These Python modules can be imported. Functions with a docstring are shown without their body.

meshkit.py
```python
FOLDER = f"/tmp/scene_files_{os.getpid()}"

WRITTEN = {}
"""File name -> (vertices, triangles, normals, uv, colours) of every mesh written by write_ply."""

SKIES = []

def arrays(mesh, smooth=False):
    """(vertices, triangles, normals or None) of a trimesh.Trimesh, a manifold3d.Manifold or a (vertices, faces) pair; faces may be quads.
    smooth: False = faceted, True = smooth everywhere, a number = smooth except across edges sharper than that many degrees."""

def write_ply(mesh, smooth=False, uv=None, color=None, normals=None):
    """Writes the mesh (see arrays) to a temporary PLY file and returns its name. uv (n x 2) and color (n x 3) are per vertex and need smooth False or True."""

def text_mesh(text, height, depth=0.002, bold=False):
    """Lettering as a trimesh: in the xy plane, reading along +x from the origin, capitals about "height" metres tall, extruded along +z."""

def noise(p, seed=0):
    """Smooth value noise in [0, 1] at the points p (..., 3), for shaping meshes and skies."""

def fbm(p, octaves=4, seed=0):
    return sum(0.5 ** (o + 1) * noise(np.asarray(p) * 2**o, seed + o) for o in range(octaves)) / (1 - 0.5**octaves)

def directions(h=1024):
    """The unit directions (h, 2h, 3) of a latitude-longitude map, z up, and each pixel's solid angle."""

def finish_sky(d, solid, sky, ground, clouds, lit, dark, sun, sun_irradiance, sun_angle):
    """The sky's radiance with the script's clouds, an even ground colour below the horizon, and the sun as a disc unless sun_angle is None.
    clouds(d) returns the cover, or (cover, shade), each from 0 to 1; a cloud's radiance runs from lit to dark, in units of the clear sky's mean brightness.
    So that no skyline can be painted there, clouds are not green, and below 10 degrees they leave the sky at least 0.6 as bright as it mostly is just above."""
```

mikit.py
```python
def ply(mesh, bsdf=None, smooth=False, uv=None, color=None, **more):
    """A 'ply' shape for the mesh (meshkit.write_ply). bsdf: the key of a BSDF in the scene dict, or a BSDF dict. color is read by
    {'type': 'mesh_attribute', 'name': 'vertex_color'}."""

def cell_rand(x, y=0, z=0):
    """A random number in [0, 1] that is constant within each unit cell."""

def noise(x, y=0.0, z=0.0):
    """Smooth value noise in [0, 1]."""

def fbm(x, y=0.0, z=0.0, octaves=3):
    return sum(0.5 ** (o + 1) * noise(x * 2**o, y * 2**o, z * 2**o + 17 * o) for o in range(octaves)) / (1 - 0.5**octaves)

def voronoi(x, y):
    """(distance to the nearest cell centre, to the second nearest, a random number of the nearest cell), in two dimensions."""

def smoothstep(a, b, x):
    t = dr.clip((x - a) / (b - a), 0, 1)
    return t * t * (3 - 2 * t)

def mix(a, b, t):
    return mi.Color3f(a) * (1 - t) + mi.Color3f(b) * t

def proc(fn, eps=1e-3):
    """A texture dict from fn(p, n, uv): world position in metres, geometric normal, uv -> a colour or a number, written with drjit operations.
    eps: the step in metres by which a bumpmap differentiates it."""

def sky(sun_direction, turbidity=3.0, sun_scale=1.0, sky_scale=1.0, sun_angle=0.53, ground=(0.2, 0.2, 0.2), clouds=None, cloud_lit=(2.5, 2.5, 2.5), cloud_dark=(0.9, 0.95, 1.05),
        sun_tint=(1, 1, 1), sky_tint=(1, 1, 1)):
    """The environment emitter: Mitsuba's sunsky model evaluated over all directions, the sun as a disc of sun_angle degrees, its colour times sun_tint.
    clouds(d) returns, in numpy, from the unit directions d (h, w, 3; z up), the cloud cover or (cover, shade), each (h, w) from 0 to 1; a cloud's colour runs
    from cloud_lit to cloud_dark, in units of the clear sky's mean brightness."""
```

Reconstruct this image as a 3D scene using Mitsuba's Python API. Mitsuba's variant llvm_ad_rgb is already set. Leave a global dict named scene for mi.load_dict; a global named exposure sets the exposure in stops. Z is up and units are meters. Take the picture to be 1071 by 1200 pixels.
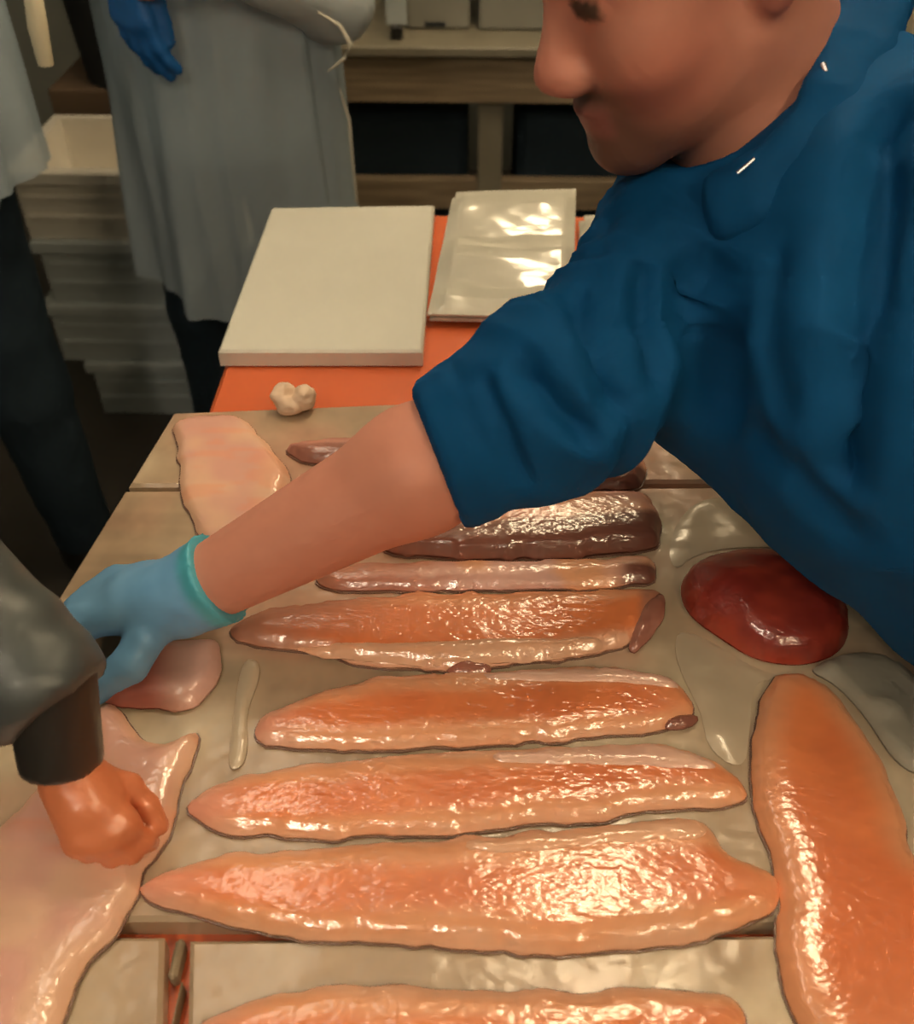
import math, random
import numpy as np, trimesh, shapely
from shapely.geometry import Polygon
from scipy.spatial import Delaunay, cKDTree
import drjit as dr
import mitsuba as mi
import mikit, meshkit
from mikit import proc, noise, fbm, mix, smoothstep

random.seed(7); np.random.seed(7)
T = mi.ScalarTransform4f
scene = {'type': 'scene'}
labels = {}

# ------------------------------------------------------------------ camera, light, exposure
FPX = 1150.0
CAM = np.array([0.0, 0.0, 1.47])
PITCH, YAW = math.atan(1038 / FPX), math.radians(1.31)
FWD = np.array([-math.sin(YAW) * math.cos(PITCH), math.cos(YAW) * math.cos(PITCH), -math.sin(PITCH)])
RGT = np.array([math.cos(YAW), math.sin(YAW), 0.0])
UPV = np.cross(RGT, FWD)
scene['camera'] = {'type': 'thinlens', 'fov': 2 * math.degrees(math.atan(535.5 / FPX)), 'fov_axis': 'x',
                   'aperture_radius': 0.0028, 'focus_distance': 0.80, 'near_clip': 0.02, 'far_clip': 50.0,
                   'to_world': T().look_at(origin=CAM.tolist(), target=(CAM + FWD).tolist(), up=[0, 0, 1])}
exposure = 1.12
WARM = np.array([1.0, 0.78, 0.49])
LAMPS = [  # x, y0, y1, radiance, colour : twin-tube ceiling fittings
    (0.30, 0.80, 1.80, 54.0, WARM),
    (0.30, 1.95, 2.95, 44.0, WARM),
    (-0.50, 0.55, 1.75, 13.0, WARM * [0.92, 1.0, 1.2]),
    (1.0, -1.5, -0.3, 64.0, WARM),
    (-0.5, -1.6, -0.4, 70.0, WARM * [0.92, 1.0, 1.2]),
]


def U(px, py, depth):
    """world point on the line of sight through a pixel of the photograph, at a depth in metres"""
    return CAM + depth * (FWD + RGT * (px - 535.5) / FPX + UPV * (600 - py) / FPX)


def P(px, py, z=0.87):
    """the same, on the level z"""
    d = FWD + RGT * (px - 535.5) / FPX + UPV * (600 - py) / FPX
    return CAM + d * (z - CAM[2]) / d[2]


def PY(px, py, y):
    d = FWD + RGT * (px - 535.5) / FPX + UPV * (600 - py) / FPX
    return CAM + d * (y - CAM[1]) / d[1]


# ------------------------------------------------------------------ materials
def rgb(*c): return {'type': 'rgb', 'value': list(c)}
def srgb(r, g, b): return [((v / 255 + 0.055) / 1.055) ** 2.4 if v > 10 else v / 255 / 12.92 for v in (r, g, b)]
VC = {'type': 'mesh_attribute', 'name': 'vertex_color'}
def two(b): return {'type': 'twosided', 'bsdf': b}
def pr(color, rough=0.5, spec=0.5, **k):
    return {'type': 'principled', 'base_color': color, 'roughness': rough, 'specular': spec, **k}
def bump(tex, scale, b): return {'type': 'bumpmap', 'tex': tex, 'scale': scale, 'bsdf': b}

wet_tex = proc(lambda p, n, uv: 0.60 * noise(p.x * 130, p.y * 260, p.z * 220) + 0.40 * noise(p.x * 330, p.y * 560, p.z * 400 + 7), 5e-4)
skin_tex = proc(lambda p, n, uv: noise(p.x * 420, p.y * 420, p.z * 420), 6e-4)
cloth_tex = proc(lambda p, n, uv: 0.6 * noise(p.x * 300, p.y * 300, p.z * 300) + 0.4 * fbm(p.x * 60, p.y * 60, p.z * 60), 8e-4)
film_tex = proc(lambda p, n, uv: fbm(p.x * 14, p.y * 42, p.z * 30), 2e-3)
M = {}
def mat(k, b): scene[k] = two(b) if b['type'] not in ('thindielectric', 'dielectric', 'principledthin', 'blendbsdf') else b
mat('m_fish', bump(wet_tex, 0.0007, pr(VC, 0.20, 0.55, clearcoat=1.0, clearcoat_gloss=0.98)))
mat('m_fishskin', bump(wet_tex, 0.0005, pr(rgb(0.16, 0.085, 0.060), 0.30, 0.5, clearcoat=0.8, clearcoat_gloss=0.9)))
mat('m_roe', bump(wet_tex, 0.0007, pr(VC, 0.22, 0.5, clearcoat=1.0, clearcoat_gloss=0.95)))
mat('m_skin', bump(skin_tex, 0.0003, pr(VC, 0.52, 0.35)))
mat('m_sweat', bump(cloth_tex, 0.0010, pr(VC, 0.8, 0.12)))
mat('m_glove', bump(proc(lambda p, n, uv: fbm(p.x * 90, p.y * 90, p.z * 90), 1e-3), 0.0012, pr(VC, 0.42, 0.4)))
mat('m_orangeglove', bump(proc(lambda p, n, uv: fbm(p.x * 80, p.y * 80, p.z * 80), 1e-3), 0.0012, pr(rgb(0.56, 0.17, 0.075), 0.3, 0.5)))
mat('m_sleeve', bump(proc(lambda p, n, uv: fbm(p.x * 40, p.y * 40, p.z * 40), 1e-3), 0.0025, pr(rgb(0.035, 0.042, 0.043), 0.42, 0.5)))
mat('m_black', pr(rgb(0.012, 0.011, 0.010), 0.35, 0.5))
mat('m_dark', pr(rgb(0.016, 0.019, 0.024), 0.8, 0.2))
mat('m_darkblue', pr(rgb(0.012, 0.022, 0.032), 0.8, 0.2))
mat('m_hair', pr(rgb(0.02, 0.013, 0.009), 0.6, 0.3))
mat('m_metal', {'type': 'roughconductor', 'material': 'Al', 'alpha': 0.2})

def board_col(p, n, uv):
    a = fbm(p.x * 9, p.y * 11, 3.0); b = fbm(p.x * 60, p.y * 50, 9.0)
    c = mix([0.50, 0.40, 0.275], [0.35, 0.25, 0.165], smoothstep(0.35, 0.65, a))
    c = mix(c, [0.45, 0.235, 0.16], 0.7 * smoothstep(0.48, 0.66, fbm(p.x * 6 + 3, p.y * 7, 21.0)))
    s = noise(p.x * 14 + 5, p.y * 130, 3.0) * smoothstep(0.45, 0.7, fbm(p.x * 5, p.y * 8, 40.0))
    return c * (0.90 + 0.24 * b - 0.22 * s)
mat('m_board', bump(proc(lambda p, n, uv: fbm(p.x * 45, p.y * 70, 2.0), 2e-3), 0.0014, pr(proc(board_col), 0.26, 0.5, clearcoat=0.6, clearcoat_gloss=0.85)))
mat('m_table', bump(film_tex, 0.0006, pr(proc(lambda p, n, uv: mix([0.60, 0.115, 0.032], [0.50, 0.10, 0.035], fbm(p.x * 12, p.y * 12, p.z * 12))), 0.38, 0.5)))
mat('m_whiteboard', pr(proc(lambda p, n, uv: mix([0.58, 0.57, 0.50], [0.52, 0.505, 0.44], fbm(p.x * 8, p.y * 10, p.z * 9))), 0.42, 0.4))
def wood(p, n, uv):
    g = fbm(p.x * 5, p.y * 60, p.z * 60); return mix([0.25, 0.19, 0.125], [0.17, 0.125, 0.08], smoothstep(0.3, 0.7, g))
mat('m_wood', bump(proc(lambda p, n, uv: fbm(p.x * 8, p.y * 90, p.z * 90), 2e-3), 0.001, pr(proc(wood), 0.6, 0.3)))
mat('m_benchtop', pr(proc(lambda p, n, uv: mix([0.20, 0.18, 0.135], [0.16, 0.145, 0.11], fbm(p.x * 6, p.y * 40, p.z * 10))), 0.45, 0.4))
mat('m_whitebox', pr(rgb(0.24, 0.235, 0.205), 0.55, 0.3))
mat('m_crate', pr(proc(lambda p, n, uv: mix([0.52, 0.57, 0.58], [0.40, 0.45, 0.46], fbm(p.x * 14, p.y * 14, p.z * 14))), 0.45, 0.4))
mat('m_cratewhite', pr(proc(lambda p, n, uv: mix([0.82, 0.78, 0.70], [0.72, 0.68, 0.60], fbm(p.x * 14, p.y * 14, p.z * 14))), 0.45, 0.4))
mat('m_carton', pr(proc(lambda p, n, uv: mix([0.17, 0.115, 0.075], [0.11, 0.075, 0.05], fbm(p.x * 9, p.y * 9, p.z * 25))), 0.8, 0.2))
mat('m_floor', bump(proc(lambda p, n, uv: fbm(p.x * 20, p.y * 20, 1.0), 4e-3), 0.002, pr(proc(lambda p, n, uv: mix([0.050, 0.043, 0.037], [0.025, 0.023, 0.022], fbm(p.x * 3, p.y * 3, 5.0))), 0.35, 0.5)))
mat('m_wall', pr(proc(lambda p, n, uv: mix([0.23, 0.24, 0.22], [0.16, 0.17, 0.155], fbm(p.x * 2, p.y * 2, p.z * 2))), 0.8, 0.2))
mat('m_ceiling', pr(rgb(0.55, 0.53, 0.48), 0.9, 0.1))
mat('m_lampbody', pr(rgb(0.6, 0.6, 0.57), 0.5, 0.3))
mat('m_sack', pr(proc(lambda p, n, uv: mix([0.33, 0.30, 0.235], [0.22, 0.20, 0.155], fbm(p.x * 14, p.y * 14, p.z * 14))), 0.5, 0.4))
mat('m_bag', bump(film_tex, 0.004, pr(rgb(0.46, 0.44, 0.37), 0.13, 0.6, clearcoat=1.0, clearcoat_gloss=0.97)))
mat('m_scrap', bump(wet_tex, 0.002, pr(rgb(0.60, 0.44, 0.32), 0.45, 0.4)))
mat('m_filmedge', pr(rgb(0.50, 0.48, 0.40), 0.2, 0.6))
mat('m_cream', pr(rgb(0.70, 0.64, 0.47), 0.4, 0.4))
scene['m_film'] = {'type': 'thindielectric', 'int_ior': 1.38}
def plastic(alpha, col):
    return {'type': 'blendbsdf', 'weight': alpha, 'bsdf_0': {'type': 'thindielectric', 'int_ior': 1.45},
            'bsdf_1': {'type': 'principledthin', 'base_color': rgb(*col), 'roughness': 0.22, 'diff_trans': 0.7, 'spec_trans': 0.0, 'eta': 1.45}}
scene['m_apron'] = plastic(0.75, (0.55, 0.65, 0.72))
mat('m_wrap', bump(film_tex, 0.004, pr(rgb(0.47, 0.375, 0.265), 0.22, 0.5, clearcoat=1.0, clearcoat_gloss=0.95)))


# ------------------------------------------------------------------ helpers
def add(key, mesh, bsdf, smooth=False, color=None, label=None, cat=None, group=None, kind=None):
    """one entry of the scene under the next free number"""
    if '__' not in key.split('|')[-1]:
        key = free(key)
    scene[key] = mikit.ply(mesh, bsdf, smooth=smooth, color=color)
    if label or kind or group: note(key, label, cat, group, kind)
    return key


def free(key):
    taken = set(scene) | {k.rsplit('__', i)[0] for k in scene for i in (1, 2)} | set(labels)
    if key not in taken: return key
    n = 1
    while f'{key}_{n:03d}' in taken: n += 1
    return f'{key}_{n:03d}'


def note(key, label=None, cat=None, group=None, kind=None):
    d = labels.setdefault(key, {})
    for k, v in (('label', label), ('category', cat), ('group', group), ('kind', kind)):
        if v: d[k] = v


def thing(name, label, cat, group=None):
    key = free(name); note(key, label, cat, group); return key


def part(parent, name, mesh, bsdf, smooth=False, color=None, label=None, kind=None):
    base = f'{parent}__{name}'; key = base; n = 1
    while key in scene:
        key = f'{base}_{n:03d}'; n += 1
    scene[key] = mikit.ply(mesh, bsdf, smooth=smooth, color=color)
    if label or kind: note(key, label, kind=kind)
    return key


def join(*m): return trimesh.util.concatenate([x for x in m])


def box(lo, hi, bevel=0.0):
    lo, hi = np.minimum(lo, hi).astype(float), np.maximum(lo, hi).astype(float)
    if bevel <= 0: return trimesh.creation.box(bounds=[lo, hi])
    b = min(bevel, 0.45 * (hi - lo).min())
    pts = []
    for s in np.ndindex(2, 2, 2):
        c = np.where(s, hi, lo); d = np.where(s, -b, b)
        for a in range(3):
            q = c + d; q[a] = c[a]; pts.append(q)
    return trimesh.convex.convex_hull(np.array(pts))


def prism(poly, z0, z1, bevel=0.0):
    """upright prism on a polygon given as world xy points"""
    pg = Polygon([(p[0], p[1]) for p in poly])
    m = trimesh.creation.extrude_polygon(pg, z1 - z0 - bevel, engine='earcut'); m.apply_translation([0, 0, z0])
    if bevel:
        pts = np.vstack([m.vertices, [(x, y, z1) for x, y in pg.buffer(-bevel).exterior.coords]])
        m = trimesh.convex.convex_hull(pts)
    return m


def tube(path, r, sides=10):
    path = np.asarray(path, float); r = np.broadcast_to(r, (len(path),))
    t = np.gradient(path, axis=0); t /= np.linalg.norm(t, axis=1, keepdims=True) + 1e-12
    ref = np.array([0.31, 0.2, 0.93]); a = np.cross(t, ref); a /= np.linalg.norm(a, axis=1, keepdims=True); b = np.cross(t, a)
    an = np.arange(sides) * 2 * np.pi / sides
    v = path[:, None] + r[:, None, None] * (np.cos(an)[None, :, None] * a[:, None] + np.sin(an)[None, :, None] * b[:, None])
    n = len(path); f = []
    for i in range(n - 1):
        for j in range(sides):
            p, q = i * sides + j, i * sides + (j + 1) % sides
            f += [[p, q, q + sides], [p, q + sides, p + sides]]
    v = np.vstack([v.reshape(-1, 3), path[:1], path[-1:]])
    for j in range(sides):
        f += [[n * sides, (j + 1) % sides, j], [n * sides + 1, (n - 1) * sides + j, (n - 1) * sides + (j + 1) % sides]]
    m = trimesh.Trimesh(v, f, process=False); m.fix_normals(); return m


# ---- signed distance fields on a grid, meshed by surface nets
class Field:
    def __init__(self, lo, hi, h):
        self.o, self.h = np.array(lo, float), h
        self.n = np.ceil((np.array(hi) - self.o) / h).astype(int) + 1
        self.f = np.full(self.n, 9.0, np.float32)

    def _win(self, lo, hi):
        i0 = np.clip(((np.array(lo) - self.o) / self.h).astype(int), 0, self.n); i1 = np.clip(((np.array(hi) - self.o) / self.h).astype(int) + 2, 0, self.n)
        sl = tuple(slice(a, b) for a, b in zip(i0, i1))
        ax = [self.o[k] + self.h * np.arange(i0[k], i1[k]) for k in range(3)]
        return sl, ax

    def mix(self, sl, d, k, op='add'):
        f = self.f[sl]
        if op == 'cut':
            d = -d; self.f[sl] = np.maximum(f, d) if k <= 0 else -smin(-f, -d, k)
        else: self.f[sl] = np.minimum(f, d) if k <= 0 else smin(f, d, k)

    def cone(self, a, b, ra, rb, k=0.02, flat=None, op='add'):
        """round cone from a to b; flat = (axis, factor): scaled distance across that axis"""
        a, b = np.asarray(a, float), np.asarray(b, float); m = max(ra, rb) * (flat[1] if flat and flat[1] > 1 else 1) + 0.06 + k
        sl, ax = self._win(np.minimum(a, b) - m, np.maximum(a, b) + m)
        if any(len(x) == 0 for x in ax): return
        X = np.stack(np.meshgrid(*ax, indexing='ij'), -1)
        ab = b - a; q = X - a
        t = np.clip((q @ ab) / max(ab @ ab, 1e-12), 0, 1)
        r = q - t[..., None] * ab
        if flat is not None:
            n = np.asarray(flat[0], float); n /= np.linalg.norm(n)
            c = r @ n; r = r + (c * (1 / flat[1] - 1))[..., None] * n
        d = np.linalg.norm(r, axis=-1) - (ra + (rb - ra) * t)
        self.mix(sl, d.astype(np.float32), k, op)

    def ell(self, c, axes, radii, k=0.02, op='add'):
        """ellipsoid with the given axes (rows)"""
        c, A, R = np.asarray(c, float), np.asarray(axes, float), np.asarray(radii, float); m = R.max() + 0.06 + k
        sl, ax = self._win(c - m, c + m)
        if any(len(x) == 0 for x in ax): return
        q = (np.stack(np.meshgrid(*ax, indexing='ij'), -1) - c) @ A.T
        k0 = np.linalg.norm(q / R, axis=-1); k1 = np.linalg.norm(q / R ** 2, axis=-1)
        self.mix(sl, (k0 * (k0 - 1) / np.maximum(k1, 1e-9)).astype(np.float32), k, op)

    def plane(self, p, n, k=0.0):
        """cut away the side that n points to"""
        n = np.asarray(n, float) / np.linalg.norm(n)
        ax = [self.o[i] + self.h * np.arange(self.n[i]) for i in range(3)]
        d = (ax[0][:, None, None] - p[0]) * n[0] + (ax[1][None, :, None] - p[1]) * n[1] + (ax[2][None, None, :] - p[2]) * n[2]
        self.f = np.maximum(self.f, d.astype(np.float32)) if k <= 0 else -smin(-self.f, -d.astype(np.float32), k)

    def mesh(self, smooth=2):
        F, s = self.f, self.f < 0
        c = sum(s[i:i + F.shape[0] - 1, j:j + F.shape[1] - 1, k:k + F.shape[2] - 1].astype(np.int8) for i, j, k in np.ndindex(2, 2, 2))
        act = (c > 0) & (c < 8); ids = np.argwhere(act)
        idx = np.full(act.shape, -1, np.int64); idx[act] = np.arange(len(ids))
        pos, cnt = np.zeros((len(ids), 3)), np.zeros(len(ids))
        for a in np.ndindex(2, 2, 2):
            for d in range(3):
                if a[d]: continue
                b = list(a); b[d] = 1
                fa = F[tuple((ids + a).T)]; fb = F[tuple((ids + b).T)]
                m = (fa < 0) != (fb < 0); t = fa[m] / (fa[m] - fb[m])
                pos[m] += np.array(a) + t[:, None] * (np.array(b) - a); cnt[m] += 1
        v = self.o + self.h * (ids + pos / cnt[:, None])
        faces = []
        for d in range(3):
            e1, e2 = (d + 1) % 3, (d + 2) % 3
            lo = [slice(None)] * 3; hi = [slice(None)] * 3; lo[d] = slice(0, -1); hi[d] = slice(1, None)
            ch = s[tuple(lo)] != s[tuple(hi)]
            E = np.argwhere(ch); ok = (E[:, e1] > 0) & (E[:, e2] > 0) & (E[:, e1] < self.n[e1] - 1) & (E[:, e2] < self.n[e2] - 1); E = E[ok]
            def cell(o1, o2):
                q = E.copy(); q[:, e1] += o1; q[:, e2] += o2; return idx[tuple(q.T)]
            q = np.stack([cell(-1, -1), cell(0, -1), cell(0, 0), cell(-1, 0)], 1)
            flip = ~s[tuple(E.T)]; q[flip] = q[flip][:, ::-1]
            faces.append(q)
        q = np.vstack(faces)
        m = trimesh.Trimesh(v, np.vstack([q[:, [0, 1, 2]], q[:, [0, 2, 3]]]), process=False)
        for it in range(smooth * 4): relax(m, 0.5 if it % 2 == 0 else -0.53)
        return m


def relax(m, w):
    e = m.edges_unique; n = len(m.vertices); acc = np.zeros((n, 3)); cnt = np.bincount(e.ravel(), minlength=n)[:, None]
    for k in range(3): acc[:, k] = np.bincount(e[:, 0], m.vertices[e[:, 1], k], n) + np.bincount(e[:, 1], m.vertices[e[:, 0], k], n)
    m.vertices = m.vertices + w * (acc / np.maximum(cnt, 1) - m.vertices)


def smin(a, b, k):
    h = np.maximum(k - np.abs(a - b), 0) / k
    return np.minimum(a, b) - h * h * k * 0.25


def displace(m, d):
    n = np.array(m.vertex_normals); return trimesh.Trimesh(m.vertices + n * np.asarray(d)[:, None], m.faces, process=False)


def unit(v): v = np.asarray(v, float); return v / np.linalg.norm(v)


def lookalong(z):
    z = unit(z); x = unit(np.cross([0.12, 0.3, 0.95], z)); return np.array([x, np.cross(z, x), z])


# ------------------------------------------------------------------ the room
add('floor', box((-3, -2.4, -0.1), (3, 3.5, 0)), 'm_floor', kind='structure')
add('wall_back', box((-3, 3.5, 0), (3, 3.62, 2.6)), 'm_wall', kind='structure')
add('wall_left', box((-3.12, -2.4, 0), (-3, 3.5, 2.6)), 'm_wall', kind='structure')
add('wall_right', box((3, -2.4, 0), (3.12, 3.5, 2.6)), 'm_wall', kind='structure')
add('wall_front', box((-3, -2.52, 0), (3, -2.4, 2.6)), 'm_wall', kind='structure')
add('ceiling', box((-3, -2.4, 2.6), (3, 3.5, 2.7)), 'm_ceiling', kind='structure')
for i, (x, y0, y1, L, col) in enumerate(LAMPS):
    t = thing('ceiling_lamp', ['twin tube ceiling lamp above the fillets on the table', 'twin tube ceiling lamp above the workbench end of the room', 'twin tube ceiling lamp above the left side of the table',
                               'twin tube ceiling lamp behind the camera at the right', 'twin tube ceiling lamp behind the camera at the left'][i], 'ceiling lamp')
    part(t, 'housing', box((x - 0.09, y0 - 0.04, 2.54), (x + 0.09, y1 + 0.04, 2.6), 0.01), 'm_lampbody')
    for s in (-1, 1):
        k = part(t, 'tube', tube([(x + s * 0.045, y, 2.515) for y in np.linspace(y0, y1, 4)], 0.008, 12), 'm_lampbody', smooth=True)
        scene[k]['emitter'] = {'type': 'area', 'radiance': {'type': 'rgb', 'value': [float(L * c) for c in col]}}

# ------------------------------------------------------------------ table and boards
TZ, BZ = 0.85, 0.87
t = thing('table', 'long orange topped work table under the boards and fillets', 'table')
part(t, 'tabletop', box((-0.285, -0.05, TZ - 0.035), (0.46, 1.318, TZ), 0.006), 'm_table')
part(t, 'apron', join(box((-0.25, 0.0, TZ - 0.12), (-0.225, 1.30, TZ - 0.035)), box((0.40, 0.0, TZ - 0.12), (0.425, 1.30, TZ - 0.035))), 'm_wood')
for x in (-0.25, 0.37):
    for y in (0.0, 1.24):
        part(t, 'leg', box((x, y, 0), (x + 0.055, y + 0.055, TZ - 0.035), 0.004), 'm_wood')


def board(px, z0, z1, label, m='m_board', name='cutting_board', cat='cutting board', group=None):
    pts = [P(x, y, z1) for x, y in px]
    return add(name, prism(pts, z0, z1, 0.003), m, smooth=25, label=label, cat=cat, group=group)


board([(203, 483), (150, 569), (960, 563), (900, 455)], TZ, BZ, 'wet beige board lying at the far end of the fillets, behind the man\'s forearm')
board([(146, 574), (-60, 905), (-150, 1078), (1180, 1078), (1090, 800), (975, 569)], TZ, BZ, 'large wet beige board under the row of orange fillets')
board([(-150, 1097), (-260, 1330), (186, 1330), (192, 1097)], TZ, BZ - 0.002, 'beige board in the near left corner beside the pale fillet')
board([(222, 1101), (217, 1340), (1300, 1340), (1180, 1093)], TZ, BZ, 'wet beige board along the near edge of the photo, under the nearest fillet')
add('wooden_strip', join(box(P(195, 1146, BZ - .006) * [1, 1, 0] + [0, 0, TZ], P(217, 1099, BZ - .006), 0.002), box(P(194, 1230, BZ - .006) * [1, 1, 0] + [0, 0, TZ], P(214, 1150, BZ - .006), 0.002)), 'm_wood',
    label='narrow brown strip wedged between the two nearest boards', cat='wood strip')

t = thing('cutting_board', 'clean white rectangular cutting board at the far left of the orange table', 'cutting board')
w = [P(318, 243, 0.872), P(255, 411, 0.872), P(495, 411, 0.872), P(509, 240, 0.872)]
part(t, 'board', prism(w, 0.852, 0.872, 0.003), 'm_whiteboard', smooth=25)

# ------------------------------------------------------------------ fish fillets
COL = dict(orange=np.array([0.70, 0.195, 0.066]), deep=np.array([0.60, 0.145, 0.05]), peach=np.array([0.72, 0.335, 0.175]), pale=np.array([0.72, 0.44, 0.30]),
           pink=np.array([0.66, 0.37, 0.30]), dark=np.array([0.17, 0.062, 0.042]), mauve=np.array([0.40, 0.16, 0.115]), brown=np.array([0.36, 0.15, 0.095]))


def chaikin(p, n=2):
    for _ in range(n):
        q = np.roll(p, -1, axis=0); p = np.stack([0.75 * p + 0.25 * q, 0.25 * p + 0.75 * q], 1).reshape(-1, 2)
    return p


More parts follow.
